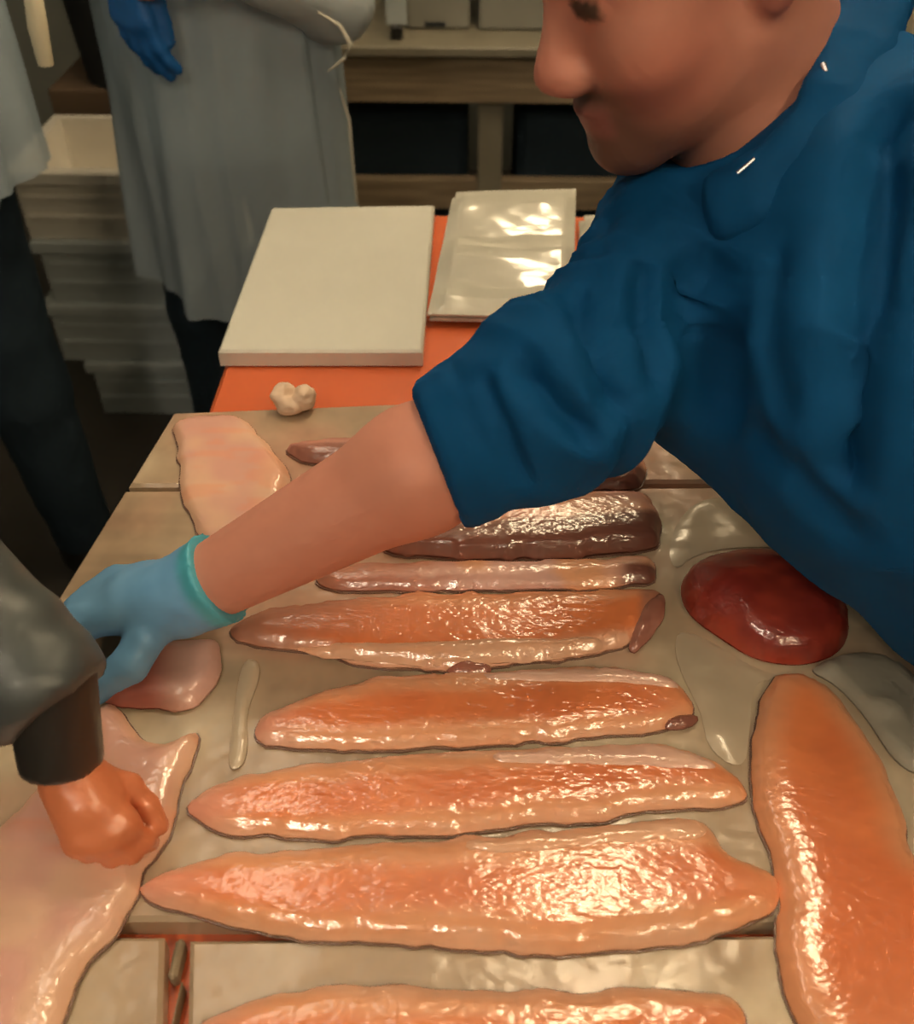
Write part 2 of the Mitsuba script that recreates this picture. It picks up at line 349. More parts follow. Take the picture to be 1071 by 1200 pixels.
def slab(px, z0, thick, edge=0.016, step=0.0045, seed=0, tilt=None, wave=0.0015, rag=0.0, lip=0.28):
    """cushion-shaped slab on an outline in photograph pixels; returns mesh, and per vertex u (0..1 along), v (0 near .. 1 far), d (metres from the rim), top flag"""
    pts = np.array([P(x, y, z0 + 0.3 * thick)[:2] for x, y in px])
    pg = Polygon(chaikin(pts)).buffer(0)
    if rag:
        e = pg.exterior; k = int(e.length / 0.004); q = np.array([e.interpolate(i / k, normalized=True).coords[0] for i in range(k)]); t = np.roll(q, -1, 0) - np.roll(q, 1, 0)
        nn = np.c_[t[:, 1], -t[:, 0]] / np.linalg.norm(t, axis=1, keepdims=True)
        pg = Polygon(q + nn * rag * 2 * (meshkit.fbm(np.c_[q * 45, np.full(k, seed)], 3, seed) - 0.5)[:, None]).buffer(0)
    if pg.geom_type != 'Polygon': pg = max(pg.geoms, key=lambda g: g.area)
    L = pg.exterior.length; nb = int(L / step)
    ring = np.array([pg.exterior.interpolate(i / nb, normalized=True).coords[0] for i in range(nb)])
    if not pg.exterior.is_ccw: ring = ring[::-1]
    x0, y0, x1, y1 = pg.bounds
    gx, gy = np.meshgrid(np.arange(x0, x1, step), np.arange(y0, y1, step)); gx = gx + (np.arange(gx.shape[0]) % 2)[:, None] * step / 2
    g = np.stack([gx.ravel(), gy.ravel()], 1)
    inner = pg.buffer(-0.55 * step)
    g = g[shapely.contains_xy(inner, g[:, 0], g[:, 1])]
    v2 = np.vstack([ring, g]); tri = Delaunay(v2).simplices
    cen = v2[tri].mean(1); tri = tri[shapely.contains_xy(pg, cen[:, 0], cen[:, 1])]
    a, b, c = v2[tri[:, 0]], v2[tri[:, 1]], v2[tri[:, 2]]
    cr = (b[:, 0] - a[:, 0]) * (c[:, 1] - a[:, 1]) - (b[:, 1] - a[:, 1]) * (c[:, 0] - a[:, 0]); tri[cr < 0] = tri[cr < 0][:, ::-1]
    dense = np.array([pg.exterior.interpolate(i / (4 * nb), normalized=True).coords[0] for i in range(4 * nb)])
    d = cKDTree(dense).query(v2)[0]; d[:nb] = 0
    q = np.clip(d / edge, 0, 1); prof = np.sqrt(np.maximum(1 - (1 - q) ** 2, 0))
    p3 = np.c_[v2, np.zeros(len(v2))]
    nz = meshkit.fbm(np.c_[v2 * 28, np.full(len(v2), seed)], 3, seed) - 0.5
    nz2 = meshkit.noise(np.c_[v2[:, :1] * 70, v2[:, 1:] * 150, np.full(len(v2), seed + .5)], seed + 4) - 0.5
    z = z0 + lip * thick + thick * (1 - lip) * prof + (wave * 2.4 * nz + 0.0005 * nz2) * np.clip(d / 0.008, 0, 1)
    if tilt is not None: z = z + tilt(v2)
    ax = np.linalg.svd(v2 - v2.mean(0), full_matrices=False)[2][0]
    if ax[0] < 0: ax = -ax
    w = np.array([-ax[1], ax[0]]); uu = (v2 - v2.mean(0)) @ ax; vv = (v2 - v2.mean(0)) @ w
    u = (uu - uu.min()) / np.ptp(uu)
    bins = np.clip((u * 24).astype(int), 0, 23); lo = np.array([vv[bins == i].min() if (bins == i).any() else 0 for i in range(24)]); hi = np.array([vv[bins == i].max() if (bins == i).any() else 1 for i in range(24)])
    ub = np.clip(u * 24 - 0.5, 0, 23); lo_, hi_ = np.interp(ub, range(24), lo), np.interp(ub, range(24), hi)
    v = np.clip((vv - lo_) / np.maximum(hi_ - lo_, 1e-4), 0, 1)
    # skirt down to z0 and the underside
    zb = z0 + (tilt(ring) if tilt is not None else 0.0)
    n = len(v2); V = np.vstack([np.c_[v2, z], np.c_[ring, np.broadcast_to(zb, (nb,))]])
    i = np.arange(nb); j = (i + 1) % nb
    F = np.vstack([tri, np.c_[i, n + i, n + j], np.c_[i, n + j, j]])
    bt = Delaunay(ring).simplices; cen = ring[bt].mean(1); bt = bt[shapely.contains_xy(pg, cen[:, 0], cen[:, 1])]
    a, b, c = ring[bt[:, 0]], ring[bt[:, 1]], ring[bt[:, 2]]
    cr = (b[:, 0] - a[:, 0]) * (c[:, 1] - a[:, 1]) - (b[:, 1] - a[:, 1]) * (c[:, 0] - a[:, 0]); bt[cr > 0] = bt[cr > 0][:, ::-1]
    F = np.vstack([F, bt + n])
    ex = lambda s: np.r_[s, s[:nb]]
    return trimesh.Trimesh(V, F, process=False), ex(u), ex(v), ex(d), pg


def ss(a, b, x): t = np.clip((x - a) / (b - a), 0, 1); return t * t * (3 - 2 * t)
def lerp(a, b, t): return np.asarray(a) * (1 - t[:, None]) + np.asarray(b) * t[:, None]


def flesh(style, m, u, v, d, seed):
    """the colours of the cut face of a fillet from where on the fillet a point lies"""
    X = np.asarray(m.vertices)
    n1 = meshkit.fbm(np.c_[X[:, 0] * 16, X[:, 1] * 55, np.full(len(X), seed)], 3, seed); n2 = meshkit.fbm(np.c_[X[:, :2] * 22, np.full(len(X), seed + 2)], 3, seed + 9)
    vn = v + 0.22 * (n1 - 0.5)
    che = 0.5 + 0.5 * np.sin(2 * np.pi * (u * 26 + 3.2 * np.abs(v - 0.52)) + 4 * n2)
    o, dp, pe, pa, pk, dk, mv, br = (COL[k] for k in ('orange', 'deep', 'peach', 'pale', 'pink', 'dark', 'mauve', 'brown'))
    if style == 'orange':      # pale belly towards the far rim, orange loin, peach near rim
        c = lerp(o, dp, ss(0.42, 0.66, n2) * 0.55)
        c = lerp(c, pe, ss(0.58, 0.80, vn) * 0.85); c = lerp(c, pa, ss(0.84, 0.97, vn) * 0.7)
        c = lerp(c, pe, ss(0.34, 0.14, vn) * 0.85); c = lerp(c, pa, ss(0.10, 0.0, vn) * 0.6)
        c = lerp(c, pk, ss(0.16, 0.0, u) * 0.6); c = lerp(c, pe, ss(0.88, 1.0, u) * 0.5)
    elif style == 'tail':      # the fillet half under the man's hand: brown at the left
        c = lerp(o, pe, ss(0.62, 0.85, vn) * 0.6); c = lerp(c, pa, ss(0.24, 0.05, vn) * 0.75)
        c = lerp(c, br, ss(0.42, 0.10, u + 0.2 * (0.5 - v)) * 0.95); c = lerp(c, br, ss(0.925, 0.955, u + 0.03 * (0.5 - v)) * 0.9)
    elif style == 'brown':     # dark red muscle along the near half
        c = lerp(pk * [0.95, 0.8, 0.75], pe, ss(0.45, 0.6, n2) * 0.5)
        c = lerp(c, dk, ss(0.56, 0.42, v + 0.08 * (n2 - 0.5))); c = lerp(c, mv, ss(0.5, 0.0, u) * 0.55)
    elif style == 'mid':
        c = lerp(pk, pe, ss(0.35, 0.6, n2)); c = lerp(c, mv, ss(0.55, 0.2, u) * 0.8); c = lerp(c, dk, ss(0.86, 0.93, u) * ss(0.62, 0.45, v))
    elif style == 'pale':      # silvery pink membrane side
        c = lerp(pk * [0.98, 0.92, 0.90], pa * [0.97, 0.95, 0.97], ss(0.35, 0.65, n2)); c = lerp(c, pa * [1.05, 1.0, 0.95], ss(0.012, 0.0, d) * 0.7); che = che * 0 + 0.5
        c = lerp(c, o, ss(0.62, 0.70, n1) * 0.25)
    elif style == 'right':
        c = lerp(o, dp, ss(0.40, 0.66, n2) * 0.65); c = lerp(c, pe, ss(0.030, 0.004, d) * 0.75); c = lerp(c, br * [1.5, 1.7, 1.5], ss(0.62, 1.0, u) * 0.45)
    elif style == 'piece': c = lerp(mv * [1.0, .75, .8], pk, ss(0.45, 0.75, u))
    else: c = lerp(pe, o, n2)
    c = c * (0.965 + 0.035 * che[:, None] + 0.10 * (n1[:, None] - 0.5))
    return np.clip(c, 0, 1)


FZ = BZ + 0.0005
FLESH = {}


def fillet(px, thick, style, label, z0=FZ, seed=1, edge=0.019, group=None, name='fish_fillet', cat='fish fillet', tilt=None, skin=True, wave=0.0004, step=0.0045):
    t = thing(name, label, cat, group)
    sk = 0.0016
    m, u, v, d, pg = slab(px, z0 + sk, thick, edge, step, seed, tilt, wave, 0.0045, 0.18)
    FLESH[t] = np.asarray(m.vertices)[:len(m.vertices) // 1][np.asarray(m.vertices)[:, 2] > z0 + sk + 0.0005]
    part(t, 'flesh', m, 'm_fish', smooth=True, color=flesh(style, m, u, v, d, seed))
    if skin:   # the skin below the flesh, a hair wider all round
        g = pg.buffer(0.0011); g = g if g.geom_type == 'Polygon' else max(g.geoms, key=lambda q: q.area)
        s = trimesh.creation.extrude_polygon(g.simplify(0.0005), sk, engine='earcut'); vv = np.array(s.vertices); vv[:, 2] += z0
        if tilt is not None: vv[:, 2] += tilt(vv[:, :2])
        part(t, 'skin', trimesh.Trimesh(vv, s.faces, process=False), 'm_fishskin', label='dark wet skin showing at the rim')
    return t


def scale_piece(t, name, px, dz, thick, c0, c1, bsdf, label, seed):
    m, u, v, d, pg = slab(px, FZ + dz, thick, 0.006, 0.0035, seed, None, 0.0006, 0.003)
    X = np.array(m.vertices); fl = FLESH[t]; dist, i = cKDTree(fl[:, :2]).query(X[:, :2], 5)     # lies on the fillet below it
    X[:, 2] += fl[i, 2].mean(1) - (FZ + dz) - 0.0012; m = trimesh.Trimesh(X, m.faces, process=False)
    n = meshkit.fbm(np.asarray(m.vertices) * [30, 90, 30], 3, seed)
    part(t, name, m, bsdf, smooth=True, color=np.clip(lerp(c0, c1, n), 0, 1), label=label)


fillet([(330, 523), (360, 516), (430, 514), (560, 512), (700, 524), (752, 530), (758, 552), (742, 573), (700, 570), (600, 562), (470, 548), (390, 542), (345, 538)], 0.012, 'brown',
       'narrow brown and pink fillet farthest back in the row, behind the forearm', seed=3)
fillet([(440, 612), (480, 596), (560, 592), (640, 585), (700, 577), (750, 578), (772, 592), (776, 622), (768, 640), (700, 648), (600, 652), (500, 650), (440, 640)], 0.018, 'brown',
       'thick fillet with a dark brown near half, just below the blue sleeve', seed=5)
fillet([(370, 672), (420, 660), (520, 656), (640, 657), (730, 651), (762, 652), (768, 668), (762, 683), (700, 689), (560, 689), (440, 690), (380, 686)], 0.010, 'mid',
       'thin pinkish fillet squeezed between the dark brown fillet and the first orange one', seed=8)
fd_ = fillet([(262, 742), (290, 718), (360, 706), (470, 696), (600, 694), (720, 692), (774, 688), (780, 700), (765, 730), (742, 752), (690, 768), (600, 778), (545, 786), (500, 783), (440, 778), (380, 765), (310, 756)], 0.010, 'tail',
       'orange fillet under the bare forearm with a brown left end', seed=11)
fe_ = fillet([(296, 862), (310, 838), (345, 818), (420, 797), (520, 787), (620, 784), (720, 782), (780, 792), (812, 820), (806, 842), (760, 858), (650, 868), (520, 873), (400, 876), (330, 876)], 0.010, 'orange',
       'orange fillet fourth from the near edge, with a dark notch at its right tip', seed=14)
ff_ = fillet([(213, 946), (240, 925), (300, 905), (400, 890), (540, 880), (700, 874), (790, 872), (840, 890), (884, 926), (872, 946), (800, 948), (700, 958), (600, 968), (480, 978), (340, 980), (250, 974)], 0.010, 'orange',
       'orange fillet third from the near edge, pointed at both ends', seed=17)
fg_ = fillet([(158, 1046), (170, 1030), (230, 1006), (330, 994), (480, 985), (620, 976), (760, 962), (822, 955), (838, 976), (850, 1002), (905, 1022), (918, 1052), (905, 1074), (840, 1094), (740, 1112), (640, 1119), (540, 1112), (430, 1102), (330, 1094), (250, 1082)], 0.012, 'orange',
       'largest orange fillet, second from the near edge, spanning the whole board', seed=20)
fillet([(215, 1212), (280, 1176), (370, 1155), (470, 1152), (590, 1163), (700, 1160), (800, 1156), (858, 1168), (880, 1190), (870, 1225), (800, 1280), (600, 1300), (380, 1290), (250, 1250)], 0.010, 'orange',
       'nearest orange fillet, cut off by the bottom edge of the photo', seed=23)
scale_piece(fg_, 'belly_flap', [(520, 990), (620, 972), (740, 956), (812, 947), (834, 962), (822, 986), (760, 984), (680, 992), (600, 1000)], 0.0125, 0.0045, COL['pale'], COL['peach'], 'm_fish', 'pale belly flap along the far rim', 71)
scale_piece(ff_, 'belly_flap', [(560, 884), (660, 870), (780, 866), (832, 884), (850, 904), (790, 898), (700, 894), (620, 898)], 0.0105, 0.004, COL['pale'], COL['pink'], 'm_fish', 'pale belly flap along the far rim', 73)
scale_piece(fe_, 'belly_flap', [(540, 790), (640, 780), (740, 778), (792, 790), (806, 806), (740, 800), (640, 800)], 0.0105, 0.004, COL['pale'], COL['pink'], 'm_fish', 'pale belly flap along the far rim', 75)
scale_piece(fd_, 'belly_flap', [(320, 752), (420, 752), (520, 750), (640, 748), (720, 744), (700, 760), (600, 770), (500, 776), (420, 770)], 0.0105, 0.004, COL['pale'], COL['peach'], 'm_fish', 'pale belly flap along the near rim', 77)
scale_piece(fd_, 'skin_curl', [(776, 684), (785, 700), (768, 736), (746, 760), (734, 752), (750, 722), (764, 696)], 0.010, 0.006, COL['dark'], COL['mauve'], 'm_fish', 'dark skin curling up at the right tip', 79)
scale_piece(fd_, 'skin_curl', [(516, 782), (534, 772), (552, 766), (582, 776), (556, 787)], 0.0115, 0.005, COL['dark'] * 1.5, COL['mauve'], 'm_fish', 'small brown curl of skin at the near rim', 81)
scale_piece(fe_, 'skin_curl', [(772, 850), (792, 838), (816, 832), (822, 840), (802, 850)], 0.007, 0.005, COL['dark'], COL['dark'] * 1.6, 'm_fish', 'dark curl of skin at the right tip', 83)
fillet([(896, 795), (930, 782), (968, 800), (1012, 850), (1040, 905), (1058, 950), (1062, 990), (1110, 1040), (1180, 1130), (1230, 1240), (1180, 1340), (1000, 1340), (950, 1230), (915, 1130), (908, 1080), (922, 1055), (912, 1020), (888, 960), (884, 880)], 0.013, 'right',
       'big orange fillet lying lengthwise along the right edge', seed=26, edge=0.03)
fillet([(128, 816), (150, 838), (170, 868), (195, 876), (222, 856), (236, 858), (228, 885), (208, 930), (204, 975), (184, 1000), (162, 1018), (160, 1050), (140, 1086), (100, 1130), (70, 1200), (40, 1290), (-120, 1290), (-110, 1060), (-20, 980), (40, 930), (92, 880), (104, 838)], 0.011, 'pale',
       'pale pink fillet with a forked tail, lying lengthwise at the left edge', seed=29, edge=0.02)
fillet([(203, 492), (240, 486), (292, 490), (310, 520), (336, 545), (342, 572), (322, 606), (285, 640), (250, 652), (226, 620), (214, 575), (208, 530)], 0.011, 'pale',
       'pale pinkish fillet lying lengthwise behind the blue glove, next to the far board\'s edge', seed=32, edge=0.02)
fillet([(96, 792), (135, 766), (205, 750), (258, 744), (262, 780), (236, 824), (208, 836), (170, 824), (125, 828)], 0.012, 'piece',
       'short piece of fillet held down by the blue gloved hand', seed=35, edge=0.018, name='fillet_piece', skin=False)

# ------------------------------------------------------------------ roe in a bag, wrap, scrap, bags
t = thing('roe_sac', 'glossy red lump of roe lying on film beside the blue sweatshirt', 'fish roe')
m, u, v, d, pg = slab([(797, 676), (815, 655), (860, 645), (915, 645), (965, 668), (1000, 712), (995, 752), (950, 772), (890, 766), (845, 738), (806, 710)], FZ + 0.002, 0.034, 0.05, 0.004, 41, None, 0.003, 0.0, 0.06)
X = np.asarray(m.vertices); n = meshkit.fbm(X * [30, 50, 40], 3, 4)
part(t, 'roe', m, 'm_roe', smooth=True, color=np.clip(lerp([0.36, 0.046, 0.024], [0.22, 0.022, 0.014], ss(0.35, 0.65, n)), 0, 1))


def sheet(px, z, name, label, cat, m, amp, seed, thick=0.0012, step=0.006):
    pts = np.array([P(x, y, z)[:2] for x, y in px]); pg = Polygon(chaikin(pts, 1)).buffer(0)
    ms, u, v, d, _ = slab(px, z, thick, 0.004, step, seed)
    X = np.array(ms.vertices)
    nz = np.abs(meshkit.fbm(np.c_[X[:, :2] @ [[30, 14], [-14, 34]], np.full(len(X), seed)], 3, seed) - 0.5)
    X[:, 2] += amp * 2 * nz * np.clip(d / 0.02, 0.15, 1)
    return add(name, trimesh.Trimesh(X, ms.faces, process=False), m, smooth=True, label=label, cat=cat)


sheet([(803, 800), (790, 765), (794, 735), (835, 752), (880, 782), (925, 795), (905, 796), (882, 800), (878, 860), (872, 905), (830, 880), (822, 835)], FZ, 'plastic_wrap',
      'crumpled beige plastic film between the fillets\' right tips and the big right fillet', 'plastic wrap', 'm_wrap', 0.004, 51)
sheet([(782, 640), (800, 600), (830, 582), (880, 585), (905, 612), (935, 642), (905, 641), (860, 641), (812, 650), (790, 672)], FZ, 'plastic_wrap',
      'smooth beige plastic film behind the red roe, beside the man\'s chest', 'plastic wrap', 'm_wrap', 0.003, 54)
sheet([(942, 785), (1000, 762), (1040, 768), (1085, 800), (1120, 860), (1100, 910), (1066, 905), (1040, 880), (1015, 838), (975, 796)], FZ, 'plastic_bag',
      'grey crumpled plastic bag at the right edge under the man\'s stomach', 'plastic bag', 'm_sack', 0.016, 57, 0.008)
sheet([(266, 905), (272, 850), (280, 790), (290, 770), (304, 776), (304, 796), (288, 835), (291, 870), (286, 898)], FZ, 'plastic_wrap', 'narrow strip of shiny crumpled film beside the left ends of the fillets', 'plastic wrap', 'm_wrap', 0.007, 61, 0.003, 0.003)

f = Field(P(345, 470, 0.87) - 0.05, P(345, 470, 0.87) + 0.05, 0.002); c0 = P(345, 480, 0.87) + [0, 0, 0.013]
for i in range(9):
    f.ell(c0 + np.array([0.014 * math.cos(i * 2.4), 0.010 * math.sin(i * 2.4), 0.006 * math.sin(i * 1.7)]), np.eye(3), (0.009, 0.008, 0.010), 0.006)
f.plane([0, 0, BZ + 0.0005], [0, 0, -1])
fm = f.mesh(1); fm = displace(fm, 0.006 * (meshkit.fbm(np.asarray(fm.vertices) * 110, 2, 5) - .5))
add('fat_scrap', fm, 'm_scrap', smooth=True, label='small pale lump of fish trimming at the edge of the far board', cat='fish scrap')


def bagpack(corners, z0, n, label, seed, amp):
    t = thing('bag_stack', label, 'plastic bags')
    a, b, c, d = [np.array(P(x, y, z0 + h)) for (x, y), h in zip(corners, (0.01, 0.01, 0.045, 0.045))]   # near left, near right, far right, far left
    for i in range(n):
        N1, N2 = 46, 64
        s, q = np.meshgrid(np.linspace(0, 1, N1), np.linspace(0, 1, N2), indexing='ij')
        X = ((1 - s) * (1 - q))[..., None] * a + (s * (1 - q))[..., None] * b + (s * q)[..., None] * c + ((1 - s) * q)[..., None] * d
        rnd = np.random.RandomState(seed + i); X = X + [rnd.uniform(-.004, .004), rnd.uniform(-.004, .004), 0]
        rip = 0.55 * meshkit.fbm(np.stack([s * 1.5 + i * .2, q * 5 + 0.6 * s, np.full_like(s, seed)], -1), 3, seed) + 0.30 + 0.30 * np.sin(2 * np.pi * (q * 2.6 + 0.10 * np.sin(3 * s) + 0.15)) * (0.6 + 0.4 * q)
        e = np.minimum(np.minimum(s, 1 - s) * 12, 1) * np.minimum(np.minimum(q, 1 - q) * 10, 1)
        z = z0 + i * 0.003 + 0.0008 + 0.032 * q * (0.35 + 0.22 * i) + amp * rip * (0.35 + 0.65 * e)
        v = np.concatenate([np.concatenate([X[..., :2], z[..., None]], -1).reshape(-1, 3), np.concatenate([X[..., :2], (z + 0.002)[..., None]], -1).reshape(-1, 3)])
        fc = []; o = N1 * N2
        I, J = np.meshgrid(np.arange(N1 - 1), np.arange(N2 - 1), indexing='ij'); k = (I * N2 + J).ravel()
        fc = np.vstack([np.c_[k, k + N2, k + N2 + 1] [:, ::-1], np.c_[k, k + N2 + 1, k + 1][:, ::-1], np.c_[k, k + N2, k + N2 + 1] + o, np.c_[k, k + N2 + 1, k + 1] + o])
        rim = [j for j in range(N2)] + [i2 * N2 + N2 - 1 for i2 in range(1, N1)] + [(N1 - 1) * N2 + j for j in range(N2 - 2, -1, -1)] + [i2 * N2 for i2 in range(N1 - 2, 0, -1)]
        rim = np.array(rim); nx = np.roll(rim, -1)
        fc = np.vstack([fc, np.c_[rim, nx, nx + o], np.c_[rim, nx + o, rim + o]])
        part(t, 'bag', trimesh.Trimesh(v, fc, process=False), 'm_bag', smooth=35)
    return t


bagpack([(503, 374), (668, 378), (672, 222), (532, 226)], TZ + 0.0005, 4, 'shiny stack of clear plastic bags beside the white cutting board', 3, 0.020)
bagpack([(684, 328), (785, 328), (770, 232), (684, 234)], TZ + 0.0005, 2, 'second flat pack of clear bags half hidden behind the man\'s shoulder', 9, 0.010)


# ------------------------------------------------------------------ people
def hand_bones(w, fw, sd, up, curl, thumb, scale=1.0, spread=0.10):
    """round cones of a hand. w wrist, fw towards the fingers, sd towards the thumb side, up the back of the hand; curl: per finger (knuckle, middle, tip) bends in degrees;
    thumb: three directions in (fw, sd, up). Returns (palm bones, [finger chains])"""
    fw, sd, up = unit(fw), unit(sd), unit(up)
    L = lambda a, b, c: w + scale * (a * fw + b * sd + c * up)
    rows = [(0.026, 0.088, 0.0095, (0.044, 0.026, 0.022)), (0.008, 0.091, 0.0098, (0.049, 0.030, 0.023)), (-0.011, 0.087, 0.0094, (0.045, 0.028, 0.022)), (-0.029, 0.078, 0.0083, (0.035, 0.021, 0.019))]
    palm = [(L(0.0, 0.006, 0), L(0.045, 0.004, 0), 0.022 * scale, 0.023 * scale)]
    for s, k, r, _ in rows:
        palm.append((L(0.012, s * 0.55, 0), L(k, s, 0.002), 0.0165 * scale, 0.0125 * scale))
    fingers = []
    for (s, k, r, seg), cu in zip(rows, curl):
        p = L(k - 0.004, s, 0.001); ang = 0; ch = []
        lat = s / 0.03 * spread
        for i, (l, c) in enumerate(zip(seg, cu)):
            ang += math.radians(c)
            dv = unit(math.cos(ang) * (fw + lat * sd) - math.sin(ang) * up)
            q = p + scale * l * dv; ch.append((p, q, r * scale * (1 - .10 * i), r * scale * (1 - .10 * (i + 1)))); p = q
        fingers.append(ch)
    p = L(0.024, 0.022, -0.008); ch = []
    for i, (l, dv) in enumerate(zip((0.040, 0.034, 0.027), thumb)):
        q = p + scale * l * unit(dv[0] * fw + dv[1] * sd + dv[2] * up); r0 = (0.0145, 0.0118, 0.0108, 0.0095)
        ch.append((p, q, r0[i] * scale, r0[i + 1] * scale)); p = q
    return palm, fingers + [ch]


def put_hand(f, bones, grow=0.0, k=0.010):
    palm, fs = bones
    for a, b, ra, rb in palm: f.cone(a, b, ra + grow, rb + grow, k)
    for ch in fs:
        for i, (a, b, ra, rb) in enumerate(ch): f.cone(a, b, ra + grow, rb + grow, 0.007 if i == 0 else 0.004)


def put_head(f, c, F, Uh, k=0.018):
    """head about c (between the ears); F to the nose, Uh to the crown"""
    F = unit(F); Uh = unit(Uh - np.dot(Uh, F) * F); Lh = np.cross(Uh, F)
    A = np.array([F, Lh, Uh]); L = lambda a, b, u: c + a * F + b * Lh + u * Uh
    f.ell(L(-0.010, 0, 0.042), A, (0.096, 0.076, 0.088), k)
    f.ell(L(0.040, 0, -0.010), A, (0.056, 0.062, 0.080), 0.03)
    f.ell(L(0.030, 0, -0.072), A, (0.064, 0.054, 0.044), 0.03)
    for s in (-1, 1):
        f.cone(L(0.0, s * 0.052, -0.058), L(0.072, s * 0.018, -0.100), 0.017, 0.016, 0.03)     # jaw line
        f.ell(L(0.060, s * 0.040, -0.032), A, (0.028, 0.024, 0.026), 0.025)                     # cheek
        f.cone(L(0.086, s * 0.010, 0.026), L(0.074, s * 0.045, 0.024), 0.009, 0.009, 0.02)      # brow
        f.ell(L(0.083, s * 0.032, 0.006), A, (0.012, 0.013, 0.012), 0.004)                      # eye
        f.ell(L(0.102, s * 0.012, -0.040), A, (0.013, 0.010, 0.010), 0.008)                     # nostril
        B = np.array([unit(F * 0.95 - Lh * s * 0.35), unit(Lh * s + 0.3 * F), Uh])
        f.ell(L(-0.016, s * 0.076, 0.000), B, (0.019, 0.007, 0.031), 0.008)                     # ear
        f.ell(L(-0.010, s * 0.074, -0.026), B, (0.011, 0.007, 0.013), 0.008)                    # lobe
    f.cone(L(0.088, 0, 0.014), L(0.114, 0, -0.032), 0.009, 0.013, 0.016)                        # nose
    f.ell(L(0.094, 0, -0.066), A, (0.012, 0.024, 0.007), 0.008)                                 # lips
    f.ell(L(0.091, 0, -0.077), A, (0.012, 0.021, 0.007), 0.008)
    f.ell(L(0.083, 0, -0.102), A, (0.018, 0.022, 0.017), 0.02)                                  # chin
    f.cone(L(-0.015, 0, -0.04), L(-0.03, 0, -0.13), 0.058, 0.052, 0.03)                         # neck root
    return A


def hair_mesh(c, F, Uh, grow=0.008):
    F = unit(F); Uh = unit(Uh - np.dot(Uh, F) * F); A = np.array([F, np.cross(Uh, F), Uh])
    f = Field(c - 0.2, c + 0.2, 0.004)
    f.ell(c - 0.014 * F + 0.050 * Uh, A, (0.098 + grow, 0.076 + grow, 0.088 + grow), 0)
    f.plane(c + 0.075 * F + 0.03 * Uh, F * 0.9 - 0.42 * Uh, 0.01); f.plane(c + 0.02 * Uh, -Uh - 0.0 * F, 0.01)
    m = f.mesh(1)
    return displace(m, 0.004 * (meshkit.fbm(np.asarray(m.vertices) * 90, 2, 3) - .5))


def folds(m, pts, amp, seed, stretch):
    X = np.asarray(m.vertices); n = meshkit.fbm((X @ np.asarray(stretch).T), 3, seed)
    return displace(m, amp * (0.5 - np.abs(n - 0.5) * 4))


# --- the man in the blue sweatshirt
man = thing('person', 'man in a blue sweatshirt leaning over the table and reaching across the fillets', 'person')
hF = unit(-0.866 * RGT - 0.50 * UPV)
hU = np.array([0, 0, 1.0]) + 0.10 * FWD; hU = unit(hU - np.dot(hU, hF) * hF); hL = np.cross(hU, hF)
head = U(808, -72, 0.635)
S_R, E_R, W_R = U(832, 305, 0.77), U(662, 458, 0.68), U(232, 690, 0.745)
N0 = U(893, 158, 0.72)
S_L = U(925, 150, 0.71) + np.array([0.17, -0.20, -0.02])
CH, BE, PE = np.array([0.335, 0.60, 1.075]), np.array([0.475, 0.475, 1.005]), np.array([0.70, 0.50, 0.96])
E_L, W_L = S_L + np.array([0.20, -0.10, -0.26]), S_L + np.array([0.22, 0.06, -0.42])
hfw = unit(U(95, 712, 0.765) - W_R); hup = unit(np.array([0.0, 0.25, 0.95]) - np.dot([0.0, 0.25, 0.95], hfw) * hfw); hsd = np.cross(hfw, hup)
if hsd[1] > 0: hsd = -hsd
bones = hand_bones(W_R + 0.004 * hfw, hfw, hsd, hup, [(28, 38, 22), (30, 45, 30), (34, 50, 35), (38, 55, 40)], [(0.62, 0.78, -0.62), (0.90, 0.22, -0.30), (0.95, -0.25, -0.15)], 0.98)

f = Field((-0.42, 0.15, 0.80), (0.80, 0.95, 1.50), 0.0042)
put_head(f, head, hF, hU)
f.cone(head - 0.035 * hF - 0.06 * hU, N0, 0.050, 0.058, 0.03)
f.cone(N0, CH + [0.05, 0.02, 0], 0.05, 0.08, 0.03); f.cone(CH + [0.05, 0.02, 0], BE, 0.08, 0.09, 0.03)
f.cone(N0, S_R, 0.045, 0.036, 0.03); f.cone(S_R, E_R, 0.034, 0.034, 0.02)
E2 = E_R + 0.38 * (W_R - E_R)
f.cone(E_R, E2, 0.034, 0.0435, 0.02); f.cone(E2, W_R, 0.0435, 0.028, 0.02, flat=(hsd, 1.12))
put_hand(f, bones)
body = f.mesh(2)
X = np.asarray(body.vertices); hx = (X - head) @ np.array([hF, hL, hU]).T
n = meshkit.fbm(X * 60, 3, 2)
c = lerp([0.55, 0.235, 0.165], [0.49, 0.195, 0.137], n)
ishead = np.linalg.norm(hx * [1, 1, .8], axis=1) < 0.2
beard = ss(-0.036, -0.056, hx[:, 2] - 0.35 * np.clip(0.05 - hx[:, 0], 0, .1)) * ss(0.005, 0.075, hx[:, 0]) * ishead
c = lerp(c, [0.085, 0.042, 0.028], beard * 0.88)
lip = ss(0.016, 0.006, np.abs(hx[:, 2] + 0.072)) * ss(0.030, 0.02, np.abs(hx[:, 1])) * ss(0.085, 0.095, hx[:, 0]); c = lerp(c, [0.34, 0.10, 0.085], lip * 0.5)
eye = ss(0.008, 0.005, np.abs(hx[:, 2] - 0.006)) * ss(0.013, 0.010, np.abs(np.abs(hx[:, 1]) - 0.032)) * ss(0.08, 0.085, hx[:, 0]); c = lerp(c, [0.05, 0.03, 0.02], eye)
